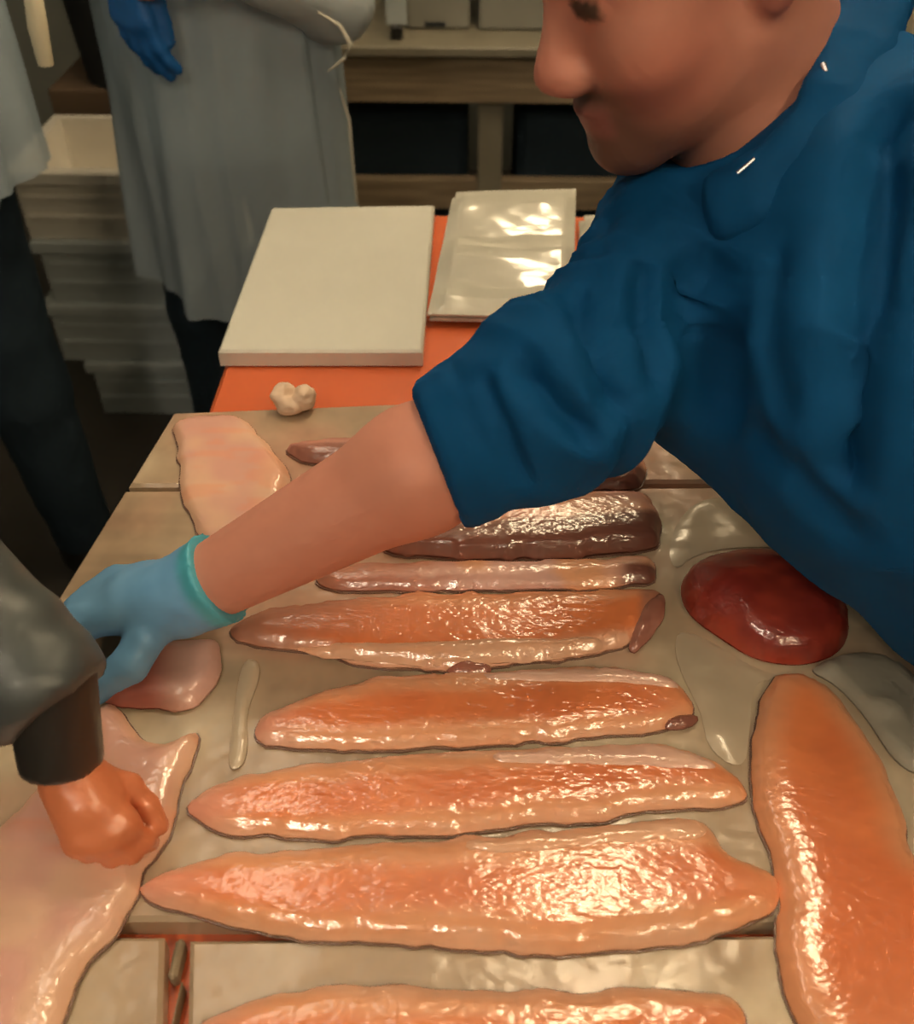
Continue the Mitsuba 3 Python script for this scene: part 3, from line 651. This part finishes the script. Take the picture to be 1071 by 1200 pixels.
red = ss(0.05, 0.02, np.linalg.norm(hx - [0.055, 0.05, -0.045], axis=1)) + ss(0.03, 0.012, np.linalg.norm(hx - [0.118, 0, -0.034], axis=1)); c = lerp(c, [0.58, 0.20, 0.14], np.clip(red, 0, 1) * 0.5)
ear = ss(0.07, 0.078, np.abs(hx[:, 1])) * ishead; c = lerp(c, [0.30, 0.10, 0.075], ear * .8)
part(man, 'body', body, 'm_skin', smooth=True, color=np.clip(c, 0, 1))
part(man, 'hair', hair_mesh(head, hF, hU), 'm_hair', smooth=True, label='short dark hair')

f = Field((-0.12, 0.10, 0.82), (0.95, 1.0, 1.50), 0.0048)
f.cone(U(915, 152, 0.71) + [0.02, 0.0, -0.03], CH, 0.085, 0.150, 0.05); f.cone(CH, BE, 0.150, 0.155, 0.06); f.cone(BE, PE, 0.155, 0.165, 0.06)
f.cone(N0 + [0.03, 0, -0.03], S_R, 0.070, 0.068, 0.05); f.cone(S_R, CH + [0, 0, 0.02], 0.075, 0.12, 0.05)
f.cone(N0 + [0.03, 0, -0.03], S_L, 0.08, 0.085, 0.05); f.cone(S_L, BE, 0.09, 0.13, 0.05)
HEM = U(519, 541, 0.70); fd = unit(-0.93 * RGT - 0.36 * UPV)
f.cone(S_R, E_R, 0.070, 0.056, 0.04); f.cone(E_R, E_R + 0.42 * (W_R - E_R), 0.056, 0.051, 0.03)
f.cone(U(800, 436, 0.77), U(850, 470, 0.76), 0.045, 0.05, 0.05)
f.cone(S_L, E_L, 0.075, 0.065, 0.03); f.cone(E_L, W_L, 0.062, 0.048, 0.03)
dd = ((np.stack(np.meshgrid(*[f.o[i] + f.h * np.arange(f.n[i]) for i in range(3)], indexing='ij'), -1) - HEM) @ fd).astype(np.float32)
xs = f.o[0] + f.h * np.arange(f.n[0])
f.f = np.where(xs[:, None, None] < HEM[0] + 0.12, np.maximum(f.f, dd), f.f)
# room for the head, the jaw and the neck inside the collar
f.ell(head + 0.01 * hF - 0.02 * hU, np.array([hF, hL, hU]), (0.118, 0.085, 0.125), 0.012, op='cut')
sw = f.mesh(2)
X = np.asarray(sw.vertices)
arm = ss(0.26, 0.10, X[:, 0])
ad = lookalong(E_R - S_R)
n1 = meshkit.fbm(np.c_[X @ ad[2] * 22, X @ ad[0] * 7, X @ ad[1] * 7], 3, 3); n2 = meshkit.fbm(np.c_[X[:, 0] * 7, X[:, 1] * 9, X[:, 2] * 4], 3, 8)
dsp = 0.020 * arm * (0.5 - 3 * np.abs(n1 - 0.5)) + 0.026 * (1 - arm) * (0.45 - 3 * np.abs(n2 - 0.5))
hemd = (HEM - X) @ fd; rib = (hemd < 0.035) & (X[:, 0] < HEM[0] + 0.08)
dsp = np.where(X[:, 0] < HEM[0] + 0.10, dsp * ss(0.0, 0.06, hemd), dsp)
dsp += np.where(X[:, 0] < HEM[0] + 0.08, 0.0035 * ss(0.030, 0.022, hemd), 0)
sw = displace(sw, dsp); X = np.asarray(sw.vertices); VD = X - CAM; VZ = VD @ FWD; VX, VY = 535.5 + FPX * (VD @ RGT) / VZ, 600 - FPX * (VD @ UPV) / VZ


def on_cloth(px, py):
    """the point of the cloth that the photograph shows at a pixel"""
    i = np.where(np.hypot(VX - px, VY - py) < 10)[0]
    return X[i[np.argmin(VZ[i])]] if len(i) else None


creases = [([(818, 330), (824, 370), (834, 430), (830, 480)], 0.028, 0.018), ([(1040, 120), (1018, 220), (1002, 350), (985, 480), (978, 560)], 0.028, 0.015),
           ([(672, 330), (700, 375), (722, 430), (735, 470)], 0.020, 0.011), ([(755, 310), (768, 370), (785, 440)], 0.020, 0.010), ([(560, 455), (585, 505), (606, 560)], 0.008, 0.007),
           ([(612, 425), (650, 480), (690, 515)], 0.017, 0.009), ([(700, 260), (690, 310), (715, 350), (740, 372)], 0.004, 0.010), ([(880, 520), (920, 560), (980, 620)], 0.010, 0.014), ([(900, 300), (890, 380), (905, 470)], 0.006, 0.012)]
cd = np.zeros(len(X))
for path, amp, w in creases:
    pts = [p for p in (on_cloth(*q) for q in path) if p is not None]
    for a, b in zip(pts[:-1], pts[1:]):
        t = np.clip((X - a) @ (b - a) / max((b - a) @ (b - a), 1e-9), 0, 1); dist = np.linalg.norm(X - a - t[:, None] * (b - a), axis=1)
        cd = np.minimum(cd, -amp * np.exp(-(dist / w) ** 2)) + 0
sw = displace(sw, cd)
for it in range(10): relax(sw, 0.5 if it % 2 == 0 else -0.46)
X = np.asarray(sw.vertices)
n3 = meshkit.fbm(X * 30, 3, 5)
part(man, 'sweatshirt', sw, 'm_sweat', smooth=True, color=np.clip(lerp([0.0015, 0.052, 0.150], [0.001, 0.040, 0.118], n3), 0, 1), label='blue sweatshirt with pushed-up sleeves')
# collar: a stand-up band open at the front, with a zip edge
CB = [U(1000, -20, 0.68), U(972, 45, 0.655), U(950, 100, 0.640), U(915, 158, 0.640), U(872, 194, 0.648), U(838, 208, 0.66)]
f = Field((0.0, 0.3, 0.95), (0.55, 0.95, 1.5), 0.004)
for a, b in zip(CB[:-1], CB[1:]):
    dn = unit(np.cross(b - a, FWD)); dn = dn if dn[2] < 0 else -dn
    f.cone(a + 0.006 * dn, b + 0.006 * dn, 0.010, 0.010, 0.008); f.cone(a + 0.019 * dn, b + 0.019 * dn, 0.012, 0.012, 0.01); f.cone(a + 0.032 * dn, b + 0.032 * dn, 0.013, 0.013, 0.01)
cm = f.mesh(2); Xc = np.asarray(cm.vertices); n3 = meshkit.fbm(Xc * 24, 3, 5)
cm = displace(cm, 0.008 * (n3 - .5))
part(man, 'sweatshirt__collar', cm, 'm_sweat', smooth=True, color=np.clip(lerp([0.0015, 0.052, 0.150], [0.001, 0.036, 0.108], n3), 0, 1), label='folded blue collar below the jaw')
part(man, 'sweatshirt__zip_slider', join(tube([U(964, 74, 0.632), U(968, 84, 0.632)], 0.0018, 8)), 'm_metal', smooth=30, label='small metal zip end on the collar')
part(man, 'sweatshirt__zip_edge', tube([U(864, 203, 0.626), U(874, 195, 0.624), U(884, 186, 0.622)], 0.0011, 8), 'm_metal', smooth=30, label='thin shiny zip edge on the collar')
# glove
f = Field(W_R - 0.16, W_R + [0.10, 0.14, 0.12], 0.0026)
put_hand(f, bones, 0.0022, 0.012)
wd = unit(E_R - W_R)
f.cone(W_R - 0.01 * wd, W_R + 0.022 * wd, 0.031, 0.037, 0.012, flat=(hsd, 1.1))
f.plane(W_R + 0.020 * wd, wd)
gl = f.mesh(1); X = np.asarray(gl.vertices)
gl = displace(gl, 0.0026 * (meshkit.fbm(X * [70, 40, 50], 3, 2) - .5))
cuff = ss(0.002, 0.014, (X - W_R) @ wd); n = meshkit.fbm(X * 40, 2, 4)
c = lerp(lerp([0.155, 0.33, 0.54], [0.10, 0.26, 0.47], n), [0.045, 0.33, 0.40], cuff * 0.8)
part(man, 'glove', gl, 'm_glove', smooth=True, color=np.clip(c, 0, 1), label='light blue disposable glove')
# trousers and boots below the table edge
def legs(t, hip, feet, r, m, bootm, h=0.008):
    for i, (hp, ft) in enumerate(zip(hip, feet)):
        hp, ft = np.array(hp), np.array(ft); kn = 0.5 * (hp + ft) + np.array([0, 0, 0.02])
        f = Field(np.minimum(hp, ft) - 0.2, np.maximum(hp, ft) + 0.2, h)
        f.cone(hp, kn, r * 1.25, r * 0.95, 0.03); f.cone(kn, [ft[0], ft[1], 0.10], r * 0.95, r * 0.75, 0.03); f.plane([0, 0, 0.07], [0, 0, -1])
        mm = f.mesh(1); Xv = np.asarray(mm.vertices)
        part(t, 'trouser_leg', displace(mm, 0.012 * (meshkit.fbm(Xv * 14, 3, i) - .5)), m, smooth=True)


def boots(t, feet, heading):
    d = unit(np.array([heading[0], heading[1], 0.0]))
    for ft in feet:
        ft = np.array([ft[0], ft[1], 0.0]); f = Field(ft - 0.25, ft + 0.3, 0.006)
        f.cone(ft + [0, 0, 0.16], ft + [0, 0, 0.05], 0.056, 0.052, 0.02); f.cone(ft + [0, 0, 0.042], ft + 0.15 * d + [0, 0, 0.036], 0.046, 0.042, 0.03); f.plane([0, 0, 0.0005], [0, 0, -1])
        part(t, 'boot', f.mesh(1), 'm_black', smooth=True)


legs(man, [(0.70, 0.42, 0.90), (0.72, 0.60, 0.90)], [(0.74, 0.38, 0), (0.76, 0.66, 0)], 0.08, 'm_darkblue', 'm_black'); boots(man, [(0.74, 0.38), (0.76, 0.66)], (-1, 0.1))

# --- worker at the left edge: dark wet sleeve, orange glove
t = thing('person', 'worker at the left edge with dark wet sleeve and orange glove over the pale fillet', 'person')
EL, WR = U(-190, 528, 0.60), U(72, 892, 0.612)
HC = U(106, 950, 0.610)
hf = unit(HC - WR); hu = unit(np.array([0.1, -0.45, 0.9]) - np.dot([0.1, -0.45, 0.9], hf) * hf); hs = np.cross(hu, hf)
SE = U(62, 818, 0.600)
b2 = hand_bones(WR + 0.006 * hf, hf, hs, hu, [(40, 36, 18), (44, 38, 20), (48, 40, 22), (54, 42, 24)], [(0.75, 0.62, -0.3), (0.95, 0.15, -0.25), (0.97, -0.05, -0.2)], 0.55, 0.10)
SH, HD = np.array([-0.62, 0.18, 1.36]), np.array([-0.80, 0.26, 1.62])
f = Field((-1.15, -0.1, 0.83), (-0.15, 0.65, 1.80), 0.005)
put_head(f, HD, (0.75, 0.2, -0.45), (0.4, 0.1, 0.9)); f.cone(HD - [0.03, 0, 0.08], [-0.86, 0.24, 1.40], 0.058, 0.07, 0.03)
f.cone([-0.86, 0.24, 1.38], [-0.86, 0.26, 1.05], 0.12, 0.12, 0.04); f.cone(SH, EL, 0.05, 0.036, 0.02); f.cone([-0.86, 0.24, 1.38], SH, 0.06, 0.05, .03); f.cone(EL, SE, 0.032, 0.022, 0.02); f.cone(SE, WR, 0.020, 0.019, 0.01)
bd = f.mesh(1); X = np.asarray(bd.vertices)
part(t, 'body', bd, 'm_skin', smooth=True, color=lerp([0.55, 0.235, 0.165], [0.49, 0.195, 0.137], meshkit.fbm(X * 60, 3, 2)))
part(t, 'hair', hair_mesh(HD, np.array([0.75, 0.2, -0.45]), np.array([0.4, 0.1, 0.9])), 'm_hair', smooth=True)
f = Field((-1.25, -0.15, 0.80), (-0.2, 0.75, 1.5), 0.0055)
f.cone([-0.86, 0.24, 1.36], [-0.88, 0.26, 0.85], 0.165, 0.165, 0.05); f.cone([-0.86, 0.24, 1.38], SH, 0.09, 0.085, 0.05); f.cone(SH, EL, 0.08, 0.045, 0.03)
f.cone(EL, SE + 0.02 * unit(SE - EL), 0.042, 0.0375, 0.03); HR = np.array(f.o); dq = ((np.stack(np.meshgrid(*[f.o[i] + f.h * np.arange(f.n[i]) for i in range(3)], indexing='ij'), -1) - SE) @ unit(SE - EL)).astype(np.float32); f.f = np.maximum(f.f, dq - 0.004)
f.cone([-0.86, 0.24, 1.38], [-0.98, 0.48, 1.34], 0.09, 0.085, 0.05); f.cone([-0.98, 0.48, 1.34], [-0.90, 0.60, 1.08], 0.08, 0.06, 0.03)
jk = f.mesh(1); X = np.asarray(jk.vertices); ad = lookalong(WR - EL)
jk = displace(jk, 0.008 * (0.5 - 3 * np.abs(meshkit.fbm(np.c_[X @ ad[2] * 16, X @ ad[0] * 6, X @ ad[1] * 6], 3, 6) - .5)))
part(t, 'jacket', jk, 'm_sleeve', smooth=True, label='dark grey waterproof sleeve')
f = Field(WR - 0.14, WR + 0.12, 0.003); cu = unit(WR - SE)
f.cone(SE - 0.01 * cu, WR + 0.012 * cu, 0.027, 0.025, 0.005); f.plane(WR + 0.004 * cu, cu, 0.004)
part(t, 'cuff', f.mesh(1), 'm_black', smooth=True, label='black glossy cuff')
f = Field(WR - 0.13, WR + 0.16, 0.0026); put_hand(f, b2, 0.001, 0.012)
part(t, 'glove', f.mesh(1), 'm_orangeglove', smooth=True, label='orange rubber glove')
legs(t, [(-0.88, 0.17, 0.88), (-0.88, 0.37, 0.88)], [(-0.90, 0.14, 0), (-0.90, 0.42, 0)], 0.08, 'm_darkblue', 'm_black'); boots(t, [(-0.90, 0.14), (-0.90, 0.42)], (1, 0.1))


# --- the two workers standing behind
def stander(name, label, c, heading, coat, apron, hem, arm_pose, lean=0.0):
    t = thing(name, label, 'person'); x, y = c; h = unit([heading[0], heading[1], 0]); s = np.cross(h, [0, 0, 1.0]); s = unit(s)
    O = lambda a, b, z: np.array([x, y, z]) + a * h + b * s
    f = Field((x - 0.5, y - 0.5, 0.85), (x + 0.5, y + 0.5, 1.85), 0.007)
    hd = O(0.03, 0, 1.64); put_head(f, hd, h - np.array([0, 0, 0.3]), np.array([0, 0, 1.0]) + 0.3 * h)
    f.cone(hd - [0, 0, 0.1], O(0, 0, 1.42), 0.055, 0.07, 0.03); f.cone(O(0, 0, 1.36), O(0, 0, 0.98), 0.12, 0.12, 0.04)
    B = []
    for side, (el, wr, hdv, glove) in arm_pose.items():
        sh = O(0, side * 0.19, 1.40); el, wr = O(*el), O(*wr)
        f.cone(O(0, 0, 1.40), sh, 0.06, 0.05, 0.03); f.cone(sh, el, 0.048, 0.040, 0.02); f.cone(el, wr, 0.040, 0.027, 0.02)
        fwv = hdv[0] * h + hdv[1] * s + np.array([0, 0, hdv[2]]); upv = unit(h * 0.9 + np.array([0, 0, 0.3]) - np.dot(h * 0.9 + np.array([0, 0, 0.3]), unit(fwv)) * unit(fwv))
        if glove: upv = unit(s * 0.6 + h * 0.8 - np.dot(s * 0.6 + h * 0.8, unit(fwv)) * unit(fwv))
        bn = hand_bones(wr, fwv, np.cross(upv, fwv) * (1 if side > 0 else -1), upv, [(12, 18, 12)] * 4, [(0.9, 0.3, -0.3), (0.98, 0.05, -0.1), (1, 0, -0.1)], 0.9)
        put_hand(f, bn); B.append((side, sh, el, wr, bn, glove))
    m = f.mesh(1); X = np.asarray(m.vertices)
    part(t, 'body', m, 'm_skin', smooth=True, color=lerp([0.5, 0.21, 0.14], [0.44, 0.18, 0.12], meshkit.fbm(X * 60, 3, 2)))
    part(t, 'hair', hair_mesh(hd, h - np.array([0, 0, 0.3]), np.array([0, 0, 1.0])), 'm_hair', smooth=True)
    f = Field((x - 0.6, y - 0.6, 0.70), (x + 0.6, y + 0.6, 1.62), 0.008)
    f.cone(O(0, 0, 1.36), O(0, 0, 0.86), 0.135, 0.145, 0.05, flat=(s, 1.25)); f.plane([0, 0, 0.80], [0, 0, -1])
    for side, sh, el, wr, bn, glove in B:
        f.cone(O(0, 0, 1.40), sh, 0.08, 0.075, 0.04); f.cone(sh, el, 0.070, 0.058, 0.03); f.cone(el, wr + 0.1 * (el - wr), 0.057, 0.042, 0.02)
    m = f.mesh(1); X = np.asarray(m.vertices)
    part(t, 'coat', displace(m, 0.016 * (meshkit.fbm(X * 9, 3, 3) - .5)), coat, smooth=True)
    for side, sh, el, wr, bn, glove in B:
        if glove:
            f = Field(wr - 0.2, wr + 0.2, 0.004); put_hand(f, bn, 0.0025); f.cone(wr, wr + 0.04 * unit(el - wr), 0.030, 0.034, 0.01)
            mm = f.mesh(1)
            part(t, 'glove', mm, glove, smooth=True, label='blue glove')
    ft = [O(0.02, -0.11, 0), O(-0.02, 0.11, 0)]
    legs(t, [O(0, -0.09, 0.86), O(0, 0.09, 0.86)], ft, 0.078, 'm_darkblue', 'm_black'); boots(t, ft, h)
    # the clear apron: a hanging sheet wrapped round the front, with folds that deepen to the hem
    w0, top, z1, r0, r1 = apron
    na, nz = 90, 60
    a = np.linspace(-w0, w0, na); z = np.linspace(top, 0, nz)
    Aq, Z = np.meshgrid(a, z, indexing='ij'); tt = (top - Z) / top
    hemz = hem(Aq / w0); Zz = top - (top - hemz) * tt
    rr = (r0 + (r1 - r0) * tt) + (0.006 + 0.034 * tt) * (meshkit.fbm(np.stack([Aq * 4.2, Z * 0.7, np.full_like(Z, x * 7)], -1), 3, 5) - 0.5) * 2
    pts = np.array([x, y, 0]) + (rr * np.cos(Aq))[..., None] * h + (1.10 * rr * np.sin(Aq))[..., None] * s; pts[..., 2] = Zz
    v = pts.reshape(-1, 3); I, J = np.meshgrid(np.arange(na - 1), np.arange(nz - 1), indexing='ij'); k = (I * nz + J).ravel()
    part(t, 'apron', trimesh.Trimesh(v, np.vstack([np.c_[k, k + nz, k + nz + 1], np.c_[k, k + nz + 1, k + 1]]), process=False), 'm_apron', smooth=True, label='long translucent grey plastic apron')
    return t, O, pts


scene['m_coat_light'] = two(pr(rgb(0.58, 0.66, 0.70), 0.7, 0.3))
scene['m_coat'] = two(pr(rgb(0.38, 0.43, 0.45), 0.7, 0.3))
scene['m_blueglove'] = two(pr(rgb(0.01, 0.10, 0.33), 0.45, 0.4))
tA, OA, apA = stander('person', 'worker standing behind the white cutting board in a long translucent plastic apron', (-0.435, 1.72), (0.15, -1), 'm_coat',
                      (2.0, 1.30, 0.45, 0.165, 0.185), lambda q: 0.53 + 0.09 * q, {1: ((0.06, 0.25, 1.15), (0.20, 0.095, 1.13), (0.12, -0.05, -1.0), 'm_blueglove'), -1: ((0.08, -0.195, 1.035), (0.22, -0.05, 1.125), (0.25, 1.0, 0.0), None)})
part(tA, 'apron__rolled_edge', tube([PY(372, 14, 1.56), PY(398, 30, 1.56), PY(411, 52, 1.55), PY(404, 68, 1.55), PY(384, 84, 1.55)], [0.0015, 0.003, 0.004, 0.003, 0.001], 8), 'm_filmedge', smooth=True, label='shiny rolled edge of the plastic apron')
part(tA, 'apron__rolled_edge', tube([PY(398, 104, 1.57), PY(409, 140, 1.57), PY(413, 190, 1.57), PY(418, 238, 1.57)], [0.001, 0.003, 0.003, 0.002], 8), 'm_filmedge', smooth=True, label='shiny rolled edge of the plastic apron')
tB, OB, apB = stander('person', 'worker at the far left edge in a grey coat and dark trousers', (-0.88, 1.37), (0.8, -0.6), 'm_coat_light',
                      (1.9, 1.30, 0.88, 0.222, 0.230), lambda q: 0.87 - 0.02 * q, {-1: ((-0.14, -0.24, 1.14), (-0.21, -0.08, 0.98), (-0.1, 0.7, -0.5), None), 1: ((-0.14, 0.24, 1.14), (-0.21, 0.08, 0.98), (-0.1, -0.7, -0.5), None)})
part(tB, 'apron__strap', tube([PY(38, -10, 1.3), PY(44, 30, 1.3), PY(54, 76, 1.3)], [0.012, 0.013, 0.010], 8), 'm_cream', smooth=True, label='cream apron strap')


# ------------------------------------------------------------------ crates and things behind
def crate(x0, x1, y0, y1, z0, h, m, label, group='stacked fish crates'):
    t = thing('fish_crate', label, 'crate', group)
    w = 0.012
    sh = [box((x0, y0, z0), (x1, y1, z0 + 0.012))]
    sh += [box((x0, y0, z0 + .012), (x1, y0 + w, z0 + h)), box((x0, y1 - w, z0 + .012), (x1, y1, z0 + h)), box((x0, y0 + w, z0 + .012), (x0 + w, y1 - w, z0 + h)), box((x1 - w, y0 + w, z0 + .012), (x1, y1 - w, z0 + h))]
    part(t, 'body', join(*sh), m)
    r = 0.014
    rim = [box((x0 - r, y0 - r, z0 + h - 0.03), (x1 + r, y0 + w, z0 + h), 0.004), box((x0 - r, y1 - w, z0 + h - 0.03), (x1 + r, y1 + r, z0 + h), 0.004),
           box((x0 - r, y0 + w, z0 + h - 0.03), (x0 + w, y1 - w, z0 + h), 0.004), box((x1 - w, y0 + w, z0 + h - 0.03), (x1 + r, y1 - w, z0 + h), 0.004)]
    part(t, 'rim', join(*rim), m)
    for q in (0.33, 0.62):
        part(t, 'rib', box((x0 + .01, y0 - 0.006, z0 + h * q - 0.006), (x1 - .01, y0, z0 + h * q + 0.006), 0.002), m)
    return t


for i, (z0, lab) in enumerate([(0.001, 'grey fish crate at the bottom of the stack on the floor'), (0.158, 'grey fish crate second from the bottom of the stack'),
                               (0.315, 'grey fish crate directly under the topmost cream one'), (0.472, 'open cream topped fish crate, topmost of the stack between the two aprons')]):
    dx = [0.05, -0.01, 0.01, 0.0][i]
    crate(-0.98 + dx, -0.50 + dx, 1.98, 2.28, z0, 0.155, 'm_cratewhite' if i == 3 else 'm_crate', lab)
crate(-1.02, -0.52, 2.36, 2.62, 0.001, 0.52, 'm_crate', 'tall grey crate standing behind the stack', None)
k = thing('cardboard_box', 'brown box standing behind the cream topped crate', 'box')
bx = (-1.02, 2.36, 0.523), (-0.5, 2.64, 0.66)
part(k, 'body', box(*bx, 0.004), 'm_carton'); part(k, 'body__tape', box((-0.80, 2.357, 0.55), (-0.74, 2.361, 0.66)), 'm_wood')
k = thing('bin', 'dark bin on top of the brown box in the left background', 'bin')
prof = [(0.10, 0.80), (0.16, 0.80), (0.19, 1.15), (0.20, 1.15), (0.20, 1.17), (0.178, 1.17), (0.15, 0.815), (0.0, 0.815)]
prof[0] = (0.0, 0.80)
m = trimesh.creation.revolve(np.array(prof) - [0, 0.80], sections=40); m.apply_translation([-0.80, 2.50, 0.6605]); m.fix_normals()
part(k, 'body', m, 'm_dark', smooth=30)
part(k, 'body__handle', tube([(-0.70, 2.35, 0.98), (-0.665, 2.31, 0.92), (-0.69, 2.32, 0.85), (-0.715, 2.36, 0.79)], 0.006), 'm_metal', smooth=True)

k = thing('workbench', 'wooden workbench along the back of the room', 'workbench')
BT, BY = 0.76, 2.36
part(k, 'bench_top', box((-0.50, BY, BT - 0.022), (1.9, BY + 0.75, BT), 0.003), 'm_benchtop')
part(k, 'front_rail', box((-0.46, BY + 0.03, BT - 0.135), (1.86, BY + 0.06, BT - 0.022), 0.003), 'm_wood')
for x in (-0.42, PY(575, 160, BY)[0], 1.75):
    part(k, 'leg', box((x - 0.031, BY + 0.062, 0), (x + 0.031, BY + 0.12, BT - 0.022), 0.003), 'm_benchtop')
    part(k, 'leg', box((x - 0.031, BY + 0.66, 0), (x + 0.031, BY + 0.72, BT - 0.022), 0.003), 'm_benchtop')
part(k, 'stretcher', box((-0.42, BY + 0.07, 0.34), (1.75, BY + 0.10, 0.42), 0.003), 'm_wood')


def lidbox(x0, x1, y0, y1, z0, h, label, stamp=None):
    t = thing('foam_box', label, 'box')
    part(t, 'body', box((x0, y0, z0), (x1, y1, z0 + h), 0.006), 'm_whitebox'); part(t, 'lid', box((x0 - .006, y0 - .006, z0 + h + 0.001), (x1 + .006, y1 + .006, z0 + h + 0.035), 0.006), 'm_whitebox')
    if stamp is not None: part(t, 'body__stamp', box((stamp[0], y0 - 0.0015, stamp[1]), (stamp[2], y0 - 0.0002, stamp[3])), 'm_dark', label='small dark printed mark')
    return t


q = [PY(x, 45, BY + 0.13)[0] for x in (477, 550, 561, 648)]
s0, s1 = PY(498, 43, BY + 0.13), PY(522, 26, BY + 0.13); s0[2] = BT + 0.008
lidbox(q[0], q[1], BY + 0.13, BY + 0.40, BT + 0.0005, 0.24, 'off-white foam box with a small dark mark on the workbench', (s0[0], s0[2], s1[0], s1[2]))
lidbox(q[2], q[3] + 0.1, BY + 0.125, BY + 0.40, BT + 0.0005, 0.26, 'plain off-white foam box on the workbench, nearest the man\'s nose')
k = thing('canister', 'dark canister at the left end of the workbench beside the apron', 'canister')
cx = PY(404, 30, BY + 0.16)[0]
m = trimesh.creation.revolve(np.array([(0, 0), (0.052, 0), (0.056, 0.006), (0.056, 0.24), (0.05, 0.255), (0.024, 0.27), (0.024, 0.30), (0, 0.30)]), sections=32); m.apply_translation([cx, BY + 0.14, BT + 0.0005]); m.fix_normals()
part(k, 'body', m, 'm_dark', smooth=30); m = trimesh.creation.cylinder(0.027, 0.03, sections=24); m.apply_translation([cx, BY + 0.14, BT + 0.317]); part(k, 'body__cap', m, 'm_black', smooth=30)
k = thing('cleaver', 'grey metal blade with a dark tip hanging over the workbench between canister and foam box', 'blade')
a, b = PY(462, -40, BY + 0.06), PY(458, 46, BY + 0.06)
part(k, 'blade', join(box((a[0] - 0.024, BY + 0.055, BT + 0.03), (a[0] + 0.024, BY + 0.065, a[2]), 0.003)), 'm_crate'); part(k, 'tip', box((a[0] - 0.014, BY + 0.045, BT + 0.001), (a[0] + 0.014, BY + 0.075, BT + 0.031), 0.004), 'm_black')
# under the bench
add('storage_bin', box((-0.36, BY + 0.14, 0.001), (PY(556, 160, BY)[0] - .02, BY + 0.6, 0.56), 0.02), 'm_darkblue', label='dark bin under the left part of the workbench', cat='bin')
add('storage_bin', box((PY(600, 160, BY)[0] + .02, BY + 0.16, 0.001), (1.3, BY + 0.6, 0.58), 0.02), 'm_darkblue', label='dark bin under the right part of the workbench, right of the bench leg', cat='bin')
f = Field((-0.4, 1.75, -0.05), (0.3, 2.36, 0.6), 0.008)
c1 = PY(480, 225, 2.12)
for dx, dz, r in ((-0.14, 0.10, 0.11), (0.0, 0.13, 0.12), (0.12, 0.08, 0.10)):
    f.ell(np.array([c1[0] + dx, 2.12, dz + 0.10]), np.eye(3), (r * 1.2, 0.15, r + 0.10), 0.08)
f.plane([0, 0, 0.001], [0, 0, -1]); m = f.mesh(1); X = np.asarray(m.vertices)
m = displace(m, 0.025 * (meshkit.fbm(X * 9, 3, 4) - 0.5)); V = np.array(m.vertices); V[:, 2] = np.maximum(V[:, 2], 0.001)
add('sack', trimesh.Trimesh(V, m.faces, process=False), 'm_sack', smooth=True, label='pale slumped sack on the floor in front of the workbench', cat='sack')

for k in labels:
    for name, group in (('fish_fillet', 'fish fillets on the boards'), ('foam_box', 'foam boxes on the workbench'), ('bag_stack', 'stacks of clear bags at the far end of the table'), ('storage_bin', 'dark bins under the workbench')):
        if k == name or (k.startswith(name + '_') and k[len(name) + 1:].isdigit()): labels[k]['group'] = group
    if k.startswith('cutting_board') and '__' not in k and 'beige' in labels[k].get('label', ''): labels[k]['group'] = 'beige boards on the table'
